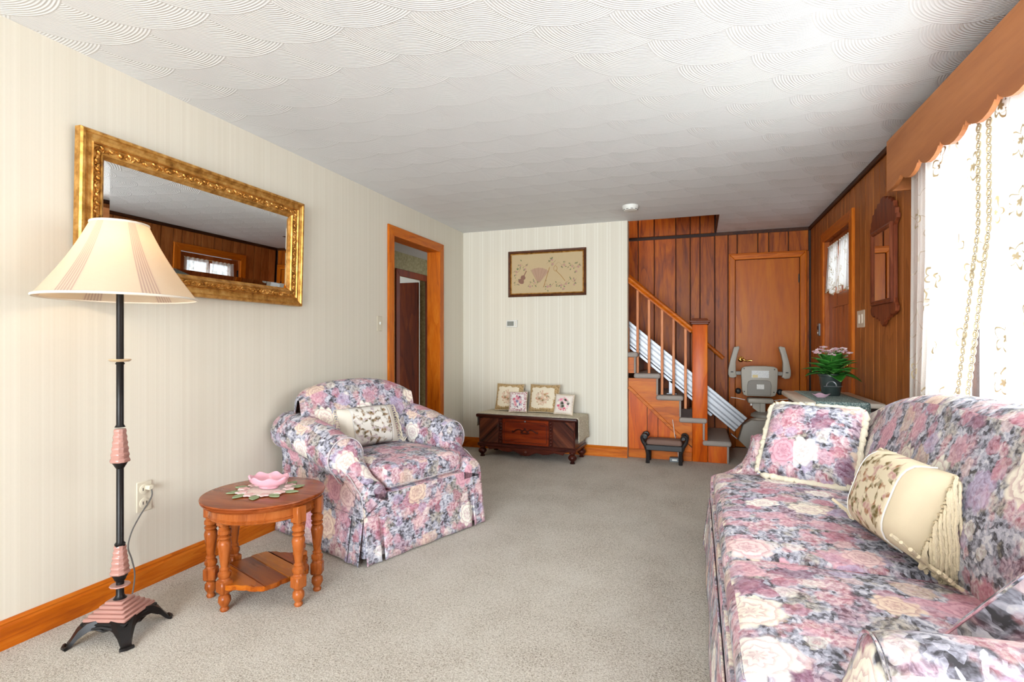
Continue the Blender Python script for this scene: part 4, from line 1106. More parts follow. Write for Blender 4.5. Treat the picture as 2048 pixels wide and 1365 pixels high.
# lace runner over the chest
b = B(); nx, ny = 60, 10
def rn(u, v):
    s = -.66 + 1.42 * u; y = .015 + .372 * v; edge = .010 * math.sin(u * 90) * (1 - v) * 1.0
    zt_ = .4325; ln = cw + .028
    wv = .006 * math.sin(v * 9 + u * 4)
    if s > ln: d_ = s - ln; return (ln + .003 + wv * min(1, d_ * 9) + .03 * d_, y, zt_ - d_ - .0)
    if s < -ln: d_ = -ln - s; return (-ln - .003 - wv * min(1, d_ * 9), y, zt_ - d_)
    return (s, y - .012 + abs(edge), zt_)
rnr = b.grid(rn, nx, ny).build('lace_runner', M['lacecloth'], None, loc=(CHX, CHY, 0), rot=(0, 0, math.radians(-3)), solid=.003, angle=60)
tag(rnr, 'cream lace cloth draped over the top and end of the hope chest', 'cloth')

def chest_pillow(name, label, x, y, sx, sz, t, mat, yaw, lean, tilt=0.0):
    o = thing(name, label, 'pillow')
    m = T(CHX, CHY, 0) @ R(math.radians(-3)) @ T(x, y, .441) @ R(math.radians(yaw)) @ R(math.radians(lean), 'X') @ R(math.radians(tilt), 'Y')
    o.matrix_world = m
    cushion(sx, sz, t, 'pillow_body', mat, o, uvscale=1, pinch=.05)
    b = B()
    pts = []
    for k in range(4):
        for j in range(6):
            u = j / 6; a_, c_ = ((2 * u - 1, -1), (1, 2 * u - 1), (1 - 2 * u, 1), (-1, 1 - 2 * u))[k]
            ex = 1 - .05 * (1 - abs(c_) ** 2) * abs(a_) ** 3; ez = 1 - .05 * (1 - abs(a_) ** 2) * abs(c_) ** 3
            pts.append((a_ * sx / 2 * ex, 0, (c_ * ez + 1) * sz / 2))
    b.tube(pts, .004, 6, closed=True).build('edge_cord', M['cream_fab'], o)
    return o
chest_pillow('needlepoint_pillow', 'tan needlepoint pillow at the left end of the chest', -.285, .255, .30, .28, .10, M['needle_tan'], 2, -14, 1)
chest_pillow('needlepoint_pillow', 'small pink-bordered needlepoint pillow between the two tan pillows', -.145, .170, .19, .21, .07, M['needle_border'], 4, -16, -2)
chest_pillow('needlepoint_pillow', 'tan needlepoint pillow right of the small pink-bordered one', .10, .245, .32, .285, .10, M['needle_tan'], -2, -14)
chest_pillow('needlepoint_pillow', 'small pink rose needlepoint pillow at the right end of the chest', .335, .165, .20, .20, .07, M['needle_rose'], -6, -15, 1)

# framed embroidery
px0, px1, pz0, pz1 = -1.905, -1.063, 1.632, 2.117
pc = thing('framed_embroidery', 'framed tan embroidery of violin, fan and horn with leaves above the chest', 'picture', ((px0 + px1) / 2, YB - .002, pz0), rz=-PI / 2)
pwid, phei = px1 - px0, pz1 - pz0
a, c = -pwid / 2, pwid / 2
rect_frame([(0, 0), (0, .016), (.006, .022), (.020, .020), (.026, .014), (.027, 0), (0, 0)], a, c, 0, phei).build('frame', M['brown_frame'], pc, smooth=False)
rect_frame([(.026, .004), (.026, .015), (.031, .018), (.037, .012), (.039, .004)], a, c, 0, phei).build('gilt_slip', M['gold'], pc, smooth=False)
cvm = plain('tan_canvas', S(202, 178, 138), .9, bump=.4, bscale=400)
B().box(0, .008, a + .03, c - .03, .03, phei - .03).build('canvas', cvm, pc, smooth=False)
rr = random.Random(11)
def flatm(y, z, ang, s): return T(.0082, y, z) @ R(ang, 'X') @ Matrix.Scale(s, 4) @ mapYZ()
leafpoly = [(0, 0), (.4, -.28), (.8, -.3), (1.3, 0), (.8, .3), (.4, .28)]
emb = {'leaves': (B(), plain('embroidered_leaf', S(122, 128, 92), .95)), 'vines': (B(), plain('embroidered_vine', S(160, 128, 96), .95)), 'roses': (B(), plain('embroidered_rose', S(190, 146, 134), .95)), 'violin': (B(), plain('embroidered_violin', S(142, 104, 88), .95)), 'fan': (B(), plain('embroidered_fan', S(186, 152, 128), .95)), 'horn': (B(), plain('embroidered_horn', S(178, 132, 74), .95))}
# design drawn with +s to the viewer's right; local y runs to the viewer's right
def em(s, z): return (s * 1.0, z)
for cx_, cz_, n_, sp in ((-.26, .33, 9, .06), (-.31, .16, 9, .055), (-.14, .13, 7, .06), (.05, .35, 8, .05), (.02, .11, 6, .06), (.16, .12, 8, .06), (.27, .15, 8, .05), (.29, .30, 12, .07), (.15, .33, 5, .06), (-.33, .27, 5, .04)):
    for k in range(n_):
        q = rr.uniform(0, 2 * PI); r_ = rr.uniform(.2, 1) * sp
        y, z = cx_ + r_ * math.cos(q), cz_ + r_ * math.sin(q) * .8
        if abs(y) > pwid / 2 - .05: continue
        emb['leaves'][0].prism(leafpoly, 0, .05, flatm(y, z, q + rr.uniform(-.5, .5), .017 * rr.uniform(.7, 1.2)))
        if k % 3 == 0: emb['roses'][0].prism([((1 + .25 * math.cos(5 * t * PI / 10)) * math.cos(t * PI / 10), (1 + .25 * math.cos(5 * t * PI / 10)) * math.sin(t * PI / 10)) for t in range(20)], 0, .08, flatm(y + .01, z - .005, 0, .009 * rr.uniform(.8, 1.4)))
    emb['vines'][0].tube(smoothpath([(.009, cx_ - sp, cz_ - sp * .3), (.009, cx_ - sp * .3, cz_ + sp * .3), (.009, cx_ + sp * .3, cz_ - sp * .2), (.009, cx_ + sp, cz_ + sp * .4)], 5), .0013, 4)
vp = [(0, -.05), (.028, -.04), (.032, -.018), (.018, 0), (.026, .014), (.026, .03), (.012, .042), (.005, .046), (.005, .10), (-.005, .10), (-.005, .046), (-.012, .042), (-.026, .03), (-.026, .014), (-.018, 0), (-.032, -.018), (-.028, -.04)]
emb['violin'][0].prism(vp, 0, .0012, T(.0082, -.265, .185) @ R(math.radians(-28), 'X') @ mapYZ())
fp = [(.02 * math.cos(q), .02 * math.sin(q)) for q in [math.radians(55 + k * 7) for k in range(11)]] + [(.17 * math.cos(q), .17 * math.sin(q)) for q in [math.radians(125 - k * 7) for k in range(11)]]
emb['fan'][0].prism(fp, 0, .0006, T(.0082, -.085, .13) @ R(math.radians(-6), 'X') @ mapYZ())
for k in range(5):
    q = math.radians(60 + k * 15); emb['vines'][0].tube([(.0092, -.085 + .02 * math.cos(q), .13 + .02 * math.sin(q)), (.0092, -.085 + .175 * math.cos(q), .13 + .175 * math.sin(q))], .0012, 4)
emb['horn'][0].tube([(.009, .035, .30), (.009, -.03, .095)], .003, 5)
emb['horn'][0].tube(smoothpath([(.009, .10, .27), (.009, .12, .245), (.009, .155, .21), (.009, .19, .165), (.009, .20, .15)], 4), .003, 5)
emb['horn'][0].tube([(.009, .098 + .018 * math.cos(t * PI / 8), .285 + .028 * math.sin(t * PI / 8)) for t in range(16)], .002, 5, closed=True)
for k, (bb, mm) in emb.items():
    q = bb.build('embroidered_' + k, mm, pc, smooth=False)
    if k in ('leaves', 'roses', 'vines'): q['kind'] = 'stuff'

th = thing('thermostat', 'white digital thermostat on the wallpaper below the framed embroidery', 'thermostat', (-1.866, YB, 1.349))
B().bbox(-.062, .062, -.022, 0, -.038, .038, .006, 2).build('case', M['white_pl'], th)
B().bbox(-.048, .026, -.0235, -.021, -.024, .024, .001).build('screen', M['grey_lcd'], th)
for k in range(3): B().bbox(.036, .052, -.024, -.021, -.022 + k * .017, -.012 + k * .017, .001).build('button', M['ivory_pl'], th)

sd = thing('smoke_detector', 'round white smoke detector on the ceiling near the stair opening', 'smoke detector', (-.557, 4.744, H))
B().lathe([(.072, 0), (.072, -.012), (.066, -.03), (.058, -.042), (.03, -.046), (0, -.046)], 32).build('housing', M['white_pl'], sd)
for k in range(10):
    q = 2 * PI * k / 10
    B().box(-.010, .010, -.003, .003, -.0015, .0015, T(.062 * math.cos(q), .062 * math.sin(q), -.036) @ R(q + PI / 2)).build('vent', M['dark'], sd, smooth=False)

# ================================================================== stairs
st = thing('staircase', 'grey carpeted stairs with orange newel, handrail and balusters at the stair wall', 'staircase', (0, 0, 0))
run, rise, xs, YS = .215, .21, .285, 5.365
def sx_(n_): return xs - run * (n_ - 1)
for n_ in range(1, 9):
    x1 = sx_(n_); x0 = x1 - run - .02; z = rise * n_
    ya = 5.325 if x1 > -.60 else YB + .125
    B().softbox(x1 + .022 - x0, 6.2 - ya, .05, .022, M=T((x1 + .022 + x0) / 2, (6.2 + ya) / 2, z - .025)).build('tread', M['carpet_grey'], st)
    ri = B().bbox(x1 - .018, x1, ya + .012, 6.2, z - rise, z - .04, .005).build('riser', M['carpet_grey'], st)
    B().box(x0 + .03, x1 - .018, max(YS + .012, ya + .02), 6.2, z - rise if n_ > 1 else 0, z - .045).build('step_core', M['oak_x'], st, smooth=False)
# first step side face right of the newel
B().bbox(.10, .275, YS - .012, YS + .012, .0, .165, .003).build('step_side', M['newel'], st)
# stringer board between the stepped line and the raking trim
def dz(x): return .70 - .95 * (x + .645)
prof = [(-.648, dz(-.648)), (-.105, dz(-.105)), (-.045, .11), (-.045, rise * 2 - .05)]
prof = [(-.648, dz(-.648)), (-.14, dz(-.14)), (-.045, .14), (-.045, rise * 2 - .05), (sx_(2) - run, rise * 2 - .05), (sx_(3), rise * 2 - .05), (sx_(3), rise * 3 - .05), (sx_(4), rise * 3 - .05), (sx_(4), rise * 4 - .05), (-.648, rise * 4 - .05)]
B().prism(prof, -.010, .010, T(0, YS, 0) @ mapXZ()).build('stringer', M['oak_x'], st, smooth=False)
for x0, x1 in ((-.648, -.470), (-.464, -.366), (-.360, -.20), (-.194, -.045)):
    B().prism([(x0, .085), (x1, .085), (x1, max(.12, dz(x1) - .004)), (x0, max(.12, dz(x0) - .004))], -.006, .006, T(0, YS + .004, 0) @ mapXZ()).build('side_plank', M['newel'], st, smooth=False)
B().box(-.648, -.045, YS + .012, YS + .03, 0, .5).build('side_backing', M['groove'], st, smooth=False)
p0, p1 = Vector((-.648, YS - .016, dz(-.648))), Vector((-.09, YS - .016, dz(-.09)))
an = math.atan2(p1.z - p0.z, p1.x - p0.x)
B().bbox(0, (p1 - p0).length, -.010, .010, -.016, .016, .004, M=T(*p0) @ R(-an, 'Y')).build('raking_trim', M['oak_x'], st)
B().bbox(-.648, -.045, YS - .018, YS - .002, 0, .088, .003).build('skirting', M['oak_x'], st, smooth=False)
# newel
nw = B().bbox(-.043, .095, 5.345, 5.485, 0, 1.322, .006, 2).build('newel_post', M['newel'], st)
B().bbox(-.056, .108, 5.332, 5.498, 1.318, 1.345, .006).bbox(-.068, .120, 5.320, 5.510, 1.338, 1.360, .006).bbox(-.05, .10, 5.338, 5.492, 1.356, 1.378, .012, 2).build('newel_cap', M['newel_cap'], nw)
# handrail
hp = [(-.032, -.026), (.032, -.026), (.034, -.012), (.026, -.004), (.036, .008), (.034, .024), (.016, .034), (-.016, .034), (-.034, .024), (-.036, .008), (-.026, -.004), (-.034, -.012)]
q0, q1 = Vector((-.664, 5.412, 1.79)), Vector((-.044, 5.412, 1.262))
an = math.atan2(q1.z - q0.z, q1.x - q0.x)
mm = T(*q0) @ R(-an, 'Y') @ Matrix(((0, 0, 1, 0), (1, 0, 0, 0), (0, 1, 0, 0), (0, 0, 0, 1)))
B().prism(hp, 0, (q1 - q0).length, mm).build('handrail', M['oak_x'], st, smooth=True, angle=30)
for x, n_ in ((-.564, 4), (-.452, 4), (-.327, 3), (-.218, 3), (-.106, 2)):
    zb = rise * n_ - .004; zt_ = 1.262 + (q0.z - q1.z) * (-.044 - x) / .62 - .03
    B().bbox(-.0125, .0125, -.0125, .0125, 0, zt_ - zb, .003).build('baluster', M['baluster'], st, loc=(x, 5.412, zb))
B().bbox(-.672, -.648, 5.40, 5.45, 1.0, 1.30, .004).build('wall_post', M['oak'], st)
# handrail on the plank wall
wh = thing('wall_handrail', 'short round wooden handrail fixed to the plank wall behind the newel', 'handrail')
B().tube([(-.9, 6.145, 2.06), (.27, 6.145, .975)], .021, 12).build('rail', M['oak_x'], wh)
for x in (-.6, .10): B().tube([(x, 6.145, .975 + (.27 - x) * .927 - .02), (x, 6.165, .975 + (.27 - x) * .927 - .05), (x, 6.216, .975 + (.27 - x) * .927 - .055)], .006, 6).build('bracket', M['brass'], wh)

# ------------------------------------------------------------------ stair lift
sl = thing('stair_lift', 'grey stair lift with folded seat on a sloping aluminium rail', 'stair lift', (0, 0, 0))
a0, a1 = Vector((-1.05, 5.53, 1.585)), Vector((.40, 5.53, .352))
L = (a1 - a0).length; an = math.atan2(a1.z - a0.z, a1.x - a0.x)
mr_ = T(*a0) @ R(-an, 'Y')
rl = B().bbox(0, L, -.012, .030, -.088, .088, .004, M=mr_).build('rail', M['alu'], sl)
for z0, z1, d_ in ((.060, .090, .024), (.024, .054, .020), (-.024, .018, .021), (-.062, -.030, .020), (-.092, -.068, .030)):
    B().bbox(0, L, -d_, -.008, z0, z1, .003, M=mr_).build('rail_rib', M['alu'], rl)
for z in (.056, .021, -.027, -.064): B().box(0, L, -.0135, -.010, z - .0016, z + .0016, mr_).build('rail_slot', M['alu_dark'], rl, smooth=False)
B().bbox(0, L - .25, -.03, .02, -.125, -.095, .004, M=mr_).build('cable_channel', M['alu_dark'], rl)
for s in (.55, 1.15):
    p = mr_ @ Vector((s, 0, -.10))
    zf = rise * max(1, min(8, int(math.floor((xs - p.x) / run)) + 1))
    B().bbox(p.x - .03, p.x + .03, 5.50, 5.56, zf, p.z, .004).bbox(p.x - .05, p.x + .05, 5.47, 5.60, zf, zf + .01, .003).build('rail_foot', M['alu_dark'], rl)
B().tube([(.31, 5.488, .27), (.315, 5.465, .262), (.36, 5.465, .225), (.365, 5.488, .22)], .005, 6).build('rail_handle', M['alu'], sl)
# end box and carriage
B().prism([(.38, .20), (.50, .08), (.80, .08), (.80, .385), (.74, .40), (.49, .40), (.42, .35)], -.07, .06, T(0, 5.58, 0) @ mapXZ(), bevel=.012, seg=2).build('carriage', M['lift_grey2'], sl)
B().prism([(.49, .06), (.79, .06), (.79, .37), (.77, .40), (.72, .415), (.55, .415), (.50, .40), (.49, .37)], -.02, .10, T(0, 5.66, 0) @ mapXZ(), bevel=.02, seg=2).build('carriage_cover', M['lift_grey'], sl)
B().lathe([(0, 0), (.13, 0), (.125, .025), (.09, .045), (0, .05)], 32, T(.63, 5.72, .415)).build('swivel_dome', M['lift_grey2'], sl)
B().bbox(.585, .635, 5.68, 5.74, .44, .56, .006).build('seat_post', M['lift_grey'], sl)
B().prism([(.52, .50), (.585, .45), (.585, .555), (.52, .555)], 0, .02, T(0, 5.72, 0) @ mapXZ()).build('post_gusset', M['lift_grey'], sl, smooth=False)
B().bbox(.475, .705, 5.65, 5.84, .548, .595, .014, 2).build('seat_base', M['lift_grey'], sl)
B().lathe([(0, 0), (.012, 0), (.012, .02), (0, .022)], 12, T(.505, 5.67, .525)).build('knob', M['white_pl'], sl)
bk = B().prism([(-.145, 0), (-.115, -.012), (.115, -.012), (.145, 0), (.160, .05), (.168, .24), (.160, .27), (.13, .285), (.06, .292), (-.06, .292), (-.13, .285), (-.160, .27), (-.168, .24), (-.160, .05)], -.03, .03, T(.585, 5.765, .622) @ mapXZ(), bevel=.012, seg=2).build('backrest', M['lift_grey'], sl)
B().prism([(-.11, -.02), (.10, -.02), (.108, .08), (.098, .12), (.07, .133), (-.07, .133), (-.10, .12), (-.112, .08)], -.006, .006, T(.585, 5.732, .64) @ mapXZ(), bevel=.004).build('back_cover', M['lift_grey2'], bk)
B().box(-.078, .078, -.001, .001, 0, .072, T(.592, 5.7325, .795)).build('sticker', M['sticker'], bk, smooth=False)
B().box(-.070, -.022, -.0012, .0012, 0, .028, T(.592, 5.7322, .797)).build('sticker_patch', plain('yellow_print', S(222, 200, 140), .5), bk, smooth=False)
B().box(-.032, .034, -.001, .001, 0, .045, T(.592, 5.7245, .685)).build('sticker', M['sticker2'], bk, smooth=False)
for x, z in ((.445, .885), (.72, .88), (.447, .655), (.715, .655)): B().lathe([(0, 0), (.006, 0), (.005, .003), (0, .003)], 10, T(x, 5.735, z) @ R(PI / 2, 'X')).build('screw', M['dark'], bk)
B().bbox(.46, .72, 5.80, 5.85, .62, .885, .02, 2).build('folded_seat', M['lift_grey2'], sl)
for sg in (1, -1):
    cx_ = .585
    poly = [(.205, .18), (.235, .165), (.272, .17), (.285, .20), (.285, .245), (.268, .34), (.232, .478), (.188, .488), (.178, .476), (.20, .40), (.214, .33), (.214, .22)]
    ar = B().prism([(sg * x, z) for x, z in poly], -.035, .035, T(cx_, 5.80, .622) @ mapXZ(), bevel=.008, seg=2).build('armrest', M['lift_grey'], sl)
    B().bbox(min(sg * .16, sg * .23), max(sg * .16, sg * .23), -.02, .02, .195, .235, .006, M=T(cx_, 5.80, .622)).build('arm_hinge', M['lift_grey2'], ar)
    B().bbox(sg * .25 - .012, sg * .25 + .012, -.0365, -.034, .222, .232, .001, M=T(cx_, 5.80, .622)).build('arm_slot', M['dark'], ar)
    B().softbox(.055, .06, .06, .026, M=T(cx_ + sg * .190, 5.80, .655)).build('side_control', M['dark'], sl)
    B().tube([(cx_ + sg * .13, 5.75, .572), (cx_ + sg * .20, 5.75, .585), (cx_ + sg * .262, 5.75, .592)], .0035, 6).build('belt_rod', M['white_pl'], sl)

# ------------------------------------------------------------------ footstool, charger, cord
fs = thing('footstool', 'black footstool with curled ends and taupe padded top before the stairs', 'footstool', (-.292, 5.215, 0), rz=math.radians(-1))
for sg in (1, -1):
    for y in (-.075, .075):
        pts = [(.150, y, 0), (.148, y, .05), (.150, y, .10), (.170, y, .16), (.196, y, .205), (.204, y, .24), (.19, y, .262), (.168, y, .262), (.16, y, .245), (.172, y, .235)]
        B().tube([(sg * x, yy, z) for x, yy, z in smoothpath(pts, 4)], [.019 - .006 * i / 37 for i in range(37)], 8).build('curled_leg', M['black'], fs)
    B().lathe([(0, -.1), (.014, -.1), (.014, .1), (0, .1)], 12, T(sg * .176, 0, .25) @ R(PI / 2, 'X')).build('scroll_bar', M['black'], fs)
    B().bbox(sg * .172 - .012, sg * .172 + .012, -.07, .07, .13, .20, .006).build('end_panel', M['black'], fs)
B().bbox(-.165, .165, -.095, -.07, .125, .178, .005).bbox(-.165, .165, .07, .095, .125, .178, .005).bbox(-.16, .16, -.08, .08, .14, .17, .004).build('frame', M['black'], fs)
B().softbox(.325, .17, .055, .024, crown=.008, M=T(0, 0, .196)).build('padded_top', M['brown_fab'], fs)
pb = thing('power_adapter', 'small grey power adapter on the carpet under the footstool', 'adapter', (-.20, 5.285, 0))
B().bbox(-.05, .05, -.03, .03, .0, .042, .006).build('case', plain('adapter_grey', S(120, 124, 128), .4), pb)
B().bbox(-.025, .02, -.032, -.029, .012, .028, .001).build('rating_label', M['white_pl'], pb)
cdp = smoothpath([(-.225, 5.345, .395), (-.215, 5.338, .33), (-.205, 5.335, .25), (-.185, 5.335, .17), (-.175, 5.33, .10), (-.17, 5.33, .03), (-.18, 5.325, .006)], 5)
tag(B().tube(cdp, .003, 6).build('white_cord', M['white_pl']), 'thin white cord hanging down the stair side behind the footstool', 'cord')

# ================================================================== right side of the room
so = thing('sofa', 'long chintz skirted camelback sofa with rolled arms under the lace-curtained window', 'sofa', (1.03, 2.12, 0), rz=PI / 2)
upholstered(so, 2.20, .96, [(-.94, -.25), (-.25, .94)], (.665, .635), .25, .33, .445, .15, .108, lambda x: .955 - .165 * abs(x) ** 2.5 - .02 * abs(x) ** 10, .20, 2.12, M['chintz'], M['chintz'])

# floral cushion with fringe against the far arm
fc = thing('fringed_cushion', 'square floral cushion with cream brush fringe against the far sofa arm', 'cushion')
fc.matrix_world = T(.485, 2.872, .468) @ R(math.radians(-25)) @ R(math.radians(-35), 'X')
cushion(.43, .42, .17, 'cushion_body', M['chintz_bold'], fc, pinch=.02)
rr = random.Random(5); pts = []; rad = []
for k in range(4):
    for j in range(34):
        u = j / 34; a_, c_ = ((2 * u - 1, -1), (1, 2 * u - 1), (1 - 2 * u, 1), (-1, 1 - 2 * u))[k]
        rd = .93 if abs(a_) > .9 and abs(c_) > .9 else 1.0
        pts.append((a_ * .217 * rd + rr.uniform(-.003, .003), rr.uniform(-.004, .004), (c_ * rd + 1) * .21 + rr.uniform(-.003, .003))); rad.append(rr.uniform(.011, .019))
B().tube(pts, rad, 9, closed=True).build('fringe', M['fringe'], fc)

# cream lumbar pillow with rope fringe
cl = thing('lumbar_pillow', 'cream vine tapestry pillow with long rope fringe leaning on the sofa back', 'pillow')
cl.matrix_world = T(.60, 2.10, .474) @ R(math.radians(-80)) @ R(math.radians(-20), 'X')
lumbar(cl, .40, .29, .20, M['tapestry'], M['cream_fab'], .085, M['rope'], 21, .0055, .29)

# slumped floral cushion in the near corner
nc = thing('floral_cushion', 'floral cushion slumped behind the near sofa arm', 'cushion')
nc.matrix_world = T(.60, 1.34, .462) @ R(math.radians(-12)) @ R(math.radians(6), 'X')
q = cushion(.30, .34, .15, 'cushion_body', M['chintz_bold'], nc, pinch=.02)
q.data.transform(Matrix(((1, 0, .75, 0), (0, 1, 0, 0), (0, 0, 1, 0), (0, 0, 0, 1))))
pts = [(a_ * .15 + .75 * (c_ + 1) * .17, 0, (c_ + 1) * .17) for a_, c_ in [((2 * j / 8 - 1), -1) for j in range(8)] + [(1, 2 * j / 8 - 1) for j in range(8)] + [(1 - 2 * j / 8, 1) for j in range(8)] + [(-1, 1 - 2 * j / 8) for j in range(8)]]
B().tube(pts, .003, 6, closed=True).build('welt', M['chintz_bold'], nc)

# side table beyond the sofa
tb = thing('side_table', 'cream topped dark side table between the sofa and the front door', 'table', (.865, 4.22, 0))
B().prism([(-.235, -.38), (-.21, -.41), (.23, -.41), (.235, -.40), (.235, .42), (-.225, .42), (-.235, .40)], .733, .765, bevel=.008, seg=2).build('top', M['table_white'], tb)
B().box(-.19, .21, -.36, .38, .655, .735).build('apron', M['dark_wood'], tb, smooth=False)
dw = B().bbox(-.16, .17, -.372, -.358, .665, .725, .003).build('drawer', M['dark_wood'], tb)
B().lathe([(0, .02), (.010, .018), (.008, .006), (.010, 0), (0, 0)], 12, T(0, -.372, .695) @ R(PI / 2, 'X')).build('knob', M['brass'], dw)
lgb = B().rings([[(-s, -s, z), (s, -s, z), (s, s, z), (-s, s, z)] for s, z in ((.014, 0), (.022, .5), (.024, .70))]).build('leg', M['dark_wood'], tb)
for i, (x, y) in enumerate(((-.165, -.335), (.185, -.335), (-.165, .355), (.185, .355))):
    o = lgb if i == 0 else piece(lgb, tb)
    o.location = (x, y, 0)
def rfn(u, v):
    s = v * .95; x = -.147 + .294 * u
    if s < .14: return (x + .003 * math.sin(u * 8), -.4145 - .004 * math.sin(u * 6 + 1) * (1 - s / .14), .768 - .14 + s)
    return (x, -.4145 + (s - .14), .7675)
tag(B().grid(rfn, 12, 40).build('table_runner', M['runner'], None, loc=(.865, 4.22, 0), solid=.003, angle=60), 'teal woven runner hanging over the front of the cream side table', 'runner')
# kalanchoe
kp = thing('potted_kalanchoe', 'pink flowering kalanchoe in a dark green pot on the side table', 'plant', (.895, 4.26, .770))
B().lathe([(0, 0), (.054, 0), (.058, .01), (.074, .135), (.080, .138), (.080, .152), (.074, .154), (.070, .135), (0, .132)], 28).build('pot', M['pot'], kp)
B().lathe([(0, .134), (.069, .134), (.068, .14), (0, .146)], 20).build('soil', M['soil'], kp)
B().tube([(-.012 + .03 * math.cos(t * PI / 12), -.073 - .002 * math.sin(t), .07 + .035 * math.sin(t * PI / 12)) for t in range(13)], .004, 6).tube([(-.058, -.062, .068), (-.02, -.075, .070), (.03, -.074, .068), (.056, -.062, .070)], .003, 6).build('emblem', M['alu'], kp)
def leaf_mesh(L, Wd):
    b = B(); n = 8
    def fn(u, v):
        t = v; w = Wd * math.sin(PI * min(1, t * 1.02) ** .75) ** .8 * (1 if t < 1 else 0) + .002
        x = (2 * u - 1) * w; y = L * t; z = -.38 * L * t * t + .10 * L * t + .16 * abs(2 * u - 1) ** 1.5 * w * 2
        return (x, y, z)
    return b.grid(fn, 4, n)
lf0 = leaf_mesh(.115, .047).build('leaf', M['leaf'], kp, solid=.0015, angle=180)
rr = random.Random(21)
for i in range(54):
    o = lf0 if i == 0 else piece(lf0, kp)
    q = i * 2.39996; tier = i / 54
    el = math.radians(5 + 72 * tier + rr.uniform(-10, 10)); r0 = .025 + .030 * (1 - tier)
    o.location = (r0 * math.cos(q), r0 * math.sin(q), .14 + .085 * tier)
    o.rotation_euler = Euler((el, 0, q - PI / 2), 'XYZ'); s = rr.uniform(.85, 1.25) * (1.05 - .25 * tier); o.scale = (s, s, s)
fm = [B(), B()]
fb = B()
for k in range(5):
    q = 2 * PI * k / 5; fb.prism([(0, 0), (.004, -.003), (.009, -.004), (.012, 0), (.009, .004), (.004, .003)], 0, .0012, R(q))
fb.lathe([(0, .003), (.002, .002), (.0025, 0), (0, 0)], 6)
f0 = [fb.build('floret', M['petal'], kp, smooth=False), None]
fb2 = B(); fb2.v, fb2.f = list(fb.v), list(fb.f); f0[1] = fb2.build('floret', M['petal2'], kp, smooth=False)
first = [True, True]
for i in range(17):
    q = i * 2.39996; r_ = .018 + .105 * math.sqrt((i + .5) / 17)
    tx, ty, tz = r_ * math.cos(q), r_ * math.sin(q) * .85, .345 - .055 * (r_ / .12) ** 2 + rr.uniform(-.012, .014)
    B().tube(smoothpath([(tx * .25, ty * .25, .15), (tx * .6, ty * .6, .25), (tx, ty, tz)], 3), .0022, 5).build('flower_stem', M['stem'], kp)
    for j in range(9):
        w = rr.choice((0, 0, 1)); a_ = rr.uniform(0, 6.28); d_ = .020 * math.sqrt(rr.random())
        o = f0[w] if first[w] else piece(f0[w], kp); first[w] = False
        o.location = (tx + d_ * math.cos(a_), ty + d_ * math.sin(a_), tz + .004 - d_ * .25 + rr.uniform(-.003, .003))
        o.rotation_euler = (rr.uniform(-.5, .7), rr.uniform(-.5, .5), rr.uniform(0, 6)); s = rr.uniform(.8, 1.15); o.scale = (s, s, s)
sdish = thing('glass_trinket_dish', 'small pale pink glass dish on the teal runner before the plant', 'dish', (.80, 4.09, .7695))
b = B(); n = 40
def rf2(r, z, am, k): q = 2 * PI * k / n; rr_ = r * (1 + am * math.cos(4 * q)); return (rr_ * 1.3 * math.cos(q), rr_ * .8 * math.sin(q), z + am * .03 * math.cos(4 * q))
b.rings([[rf2(r, z, am, k) for k in range(n)] for r, z, am in ((.001, 0, 0), (.02, 0, 0), (.026, .006, .04), (.038, .020, .12), (.040, .023, .13), (.034, .019, .1), (.022, .009, .03), (.001, .006, 0))]).build('bowl', M['pink_dish2'], sdish)

# things on the right wall
cm = thing('fretwork_mirror', 'narrow mahogany wall mirror with scrolled fretwork crest beside the curtain', 'mirror', (XR - .004, 3.872, 0), rot=(0, 0, PI))
half = [(0, 1.245), (.03, 1.262), (.05, 1.29), (.075, 1.283), (.09, 1.305), (.125, 1.296), (.15, 1.318), (.19, 1.31), (.232, 1.332), (.24, 1.362), (.215, 1.385), (.205, 1.41), (.205, 1.84), (.222, 1.858), (.25, 1.872), (.252, 1.90), (.228, 1.905), (.232, 1.935), (.205, 1.95), (.20, 1.985), (.165, 1.988), (.15, 2.015), (.115, 2.012), (.095, 2.036), (.055, 2.032), (.035, 2.052), (0, 2.058)]
poly = half + [(-y, z) for y, z in half[::-1][1:-1]]
B().prism(poly, 0, .022, mapYZ(), bevel=.003).build('fretwork_board', M['mirror_wood'], cm, smooth=False)
rect_frame([(0, .022), (.0, .034), (.010, .038), (.022, .034), (.030, .024)], -.19, .19, 1.385, 1.865).build('frame_moulding', M['mirror_wood'], cm, smooth=False)
B().box(.022, .0255, -.162, .162, 1.413, 1.837).build('mirror_glass', M['mirror'], cm, smooth=False)
sp = thing('light_switch', 'almond double light switch plate on the plank wall below the fretwork mirror', 'switch', (XR, 4.415, 1.316))
B().bbox(-.006, 0, -.09, .09, -.062, .062, .003).build('plate', plain('almond', S(222, 204, 182), .4), sp)
for y in (-.035, .035): B().bbox(-.012, -.004, y - .016, y + .016, -.033, .033, .002).build('rocker', plain('almond_rocker', S(228, 212, 192), .4), sp)
kb = thing('door_chime', 'small silver door chime on the plank wall left of the front door', 'chime', (XR, 5.76, 1.27))
B().bbox(-.02, 0, -.035, .035, -.06, .06, .005).build('case', M['alu'], kb)
B().bbox(-.023, -.018, -.018, .018, .0, .035, .002).build('display', M['dark'], kb)
B().lathe([(0, .006), (.010, .005), (.011, 0), (0, 0)], 14, T(-.02, 0, -.03) @ R(-PI / 2, 'Y')).build('button', M['white_pl'], kb)

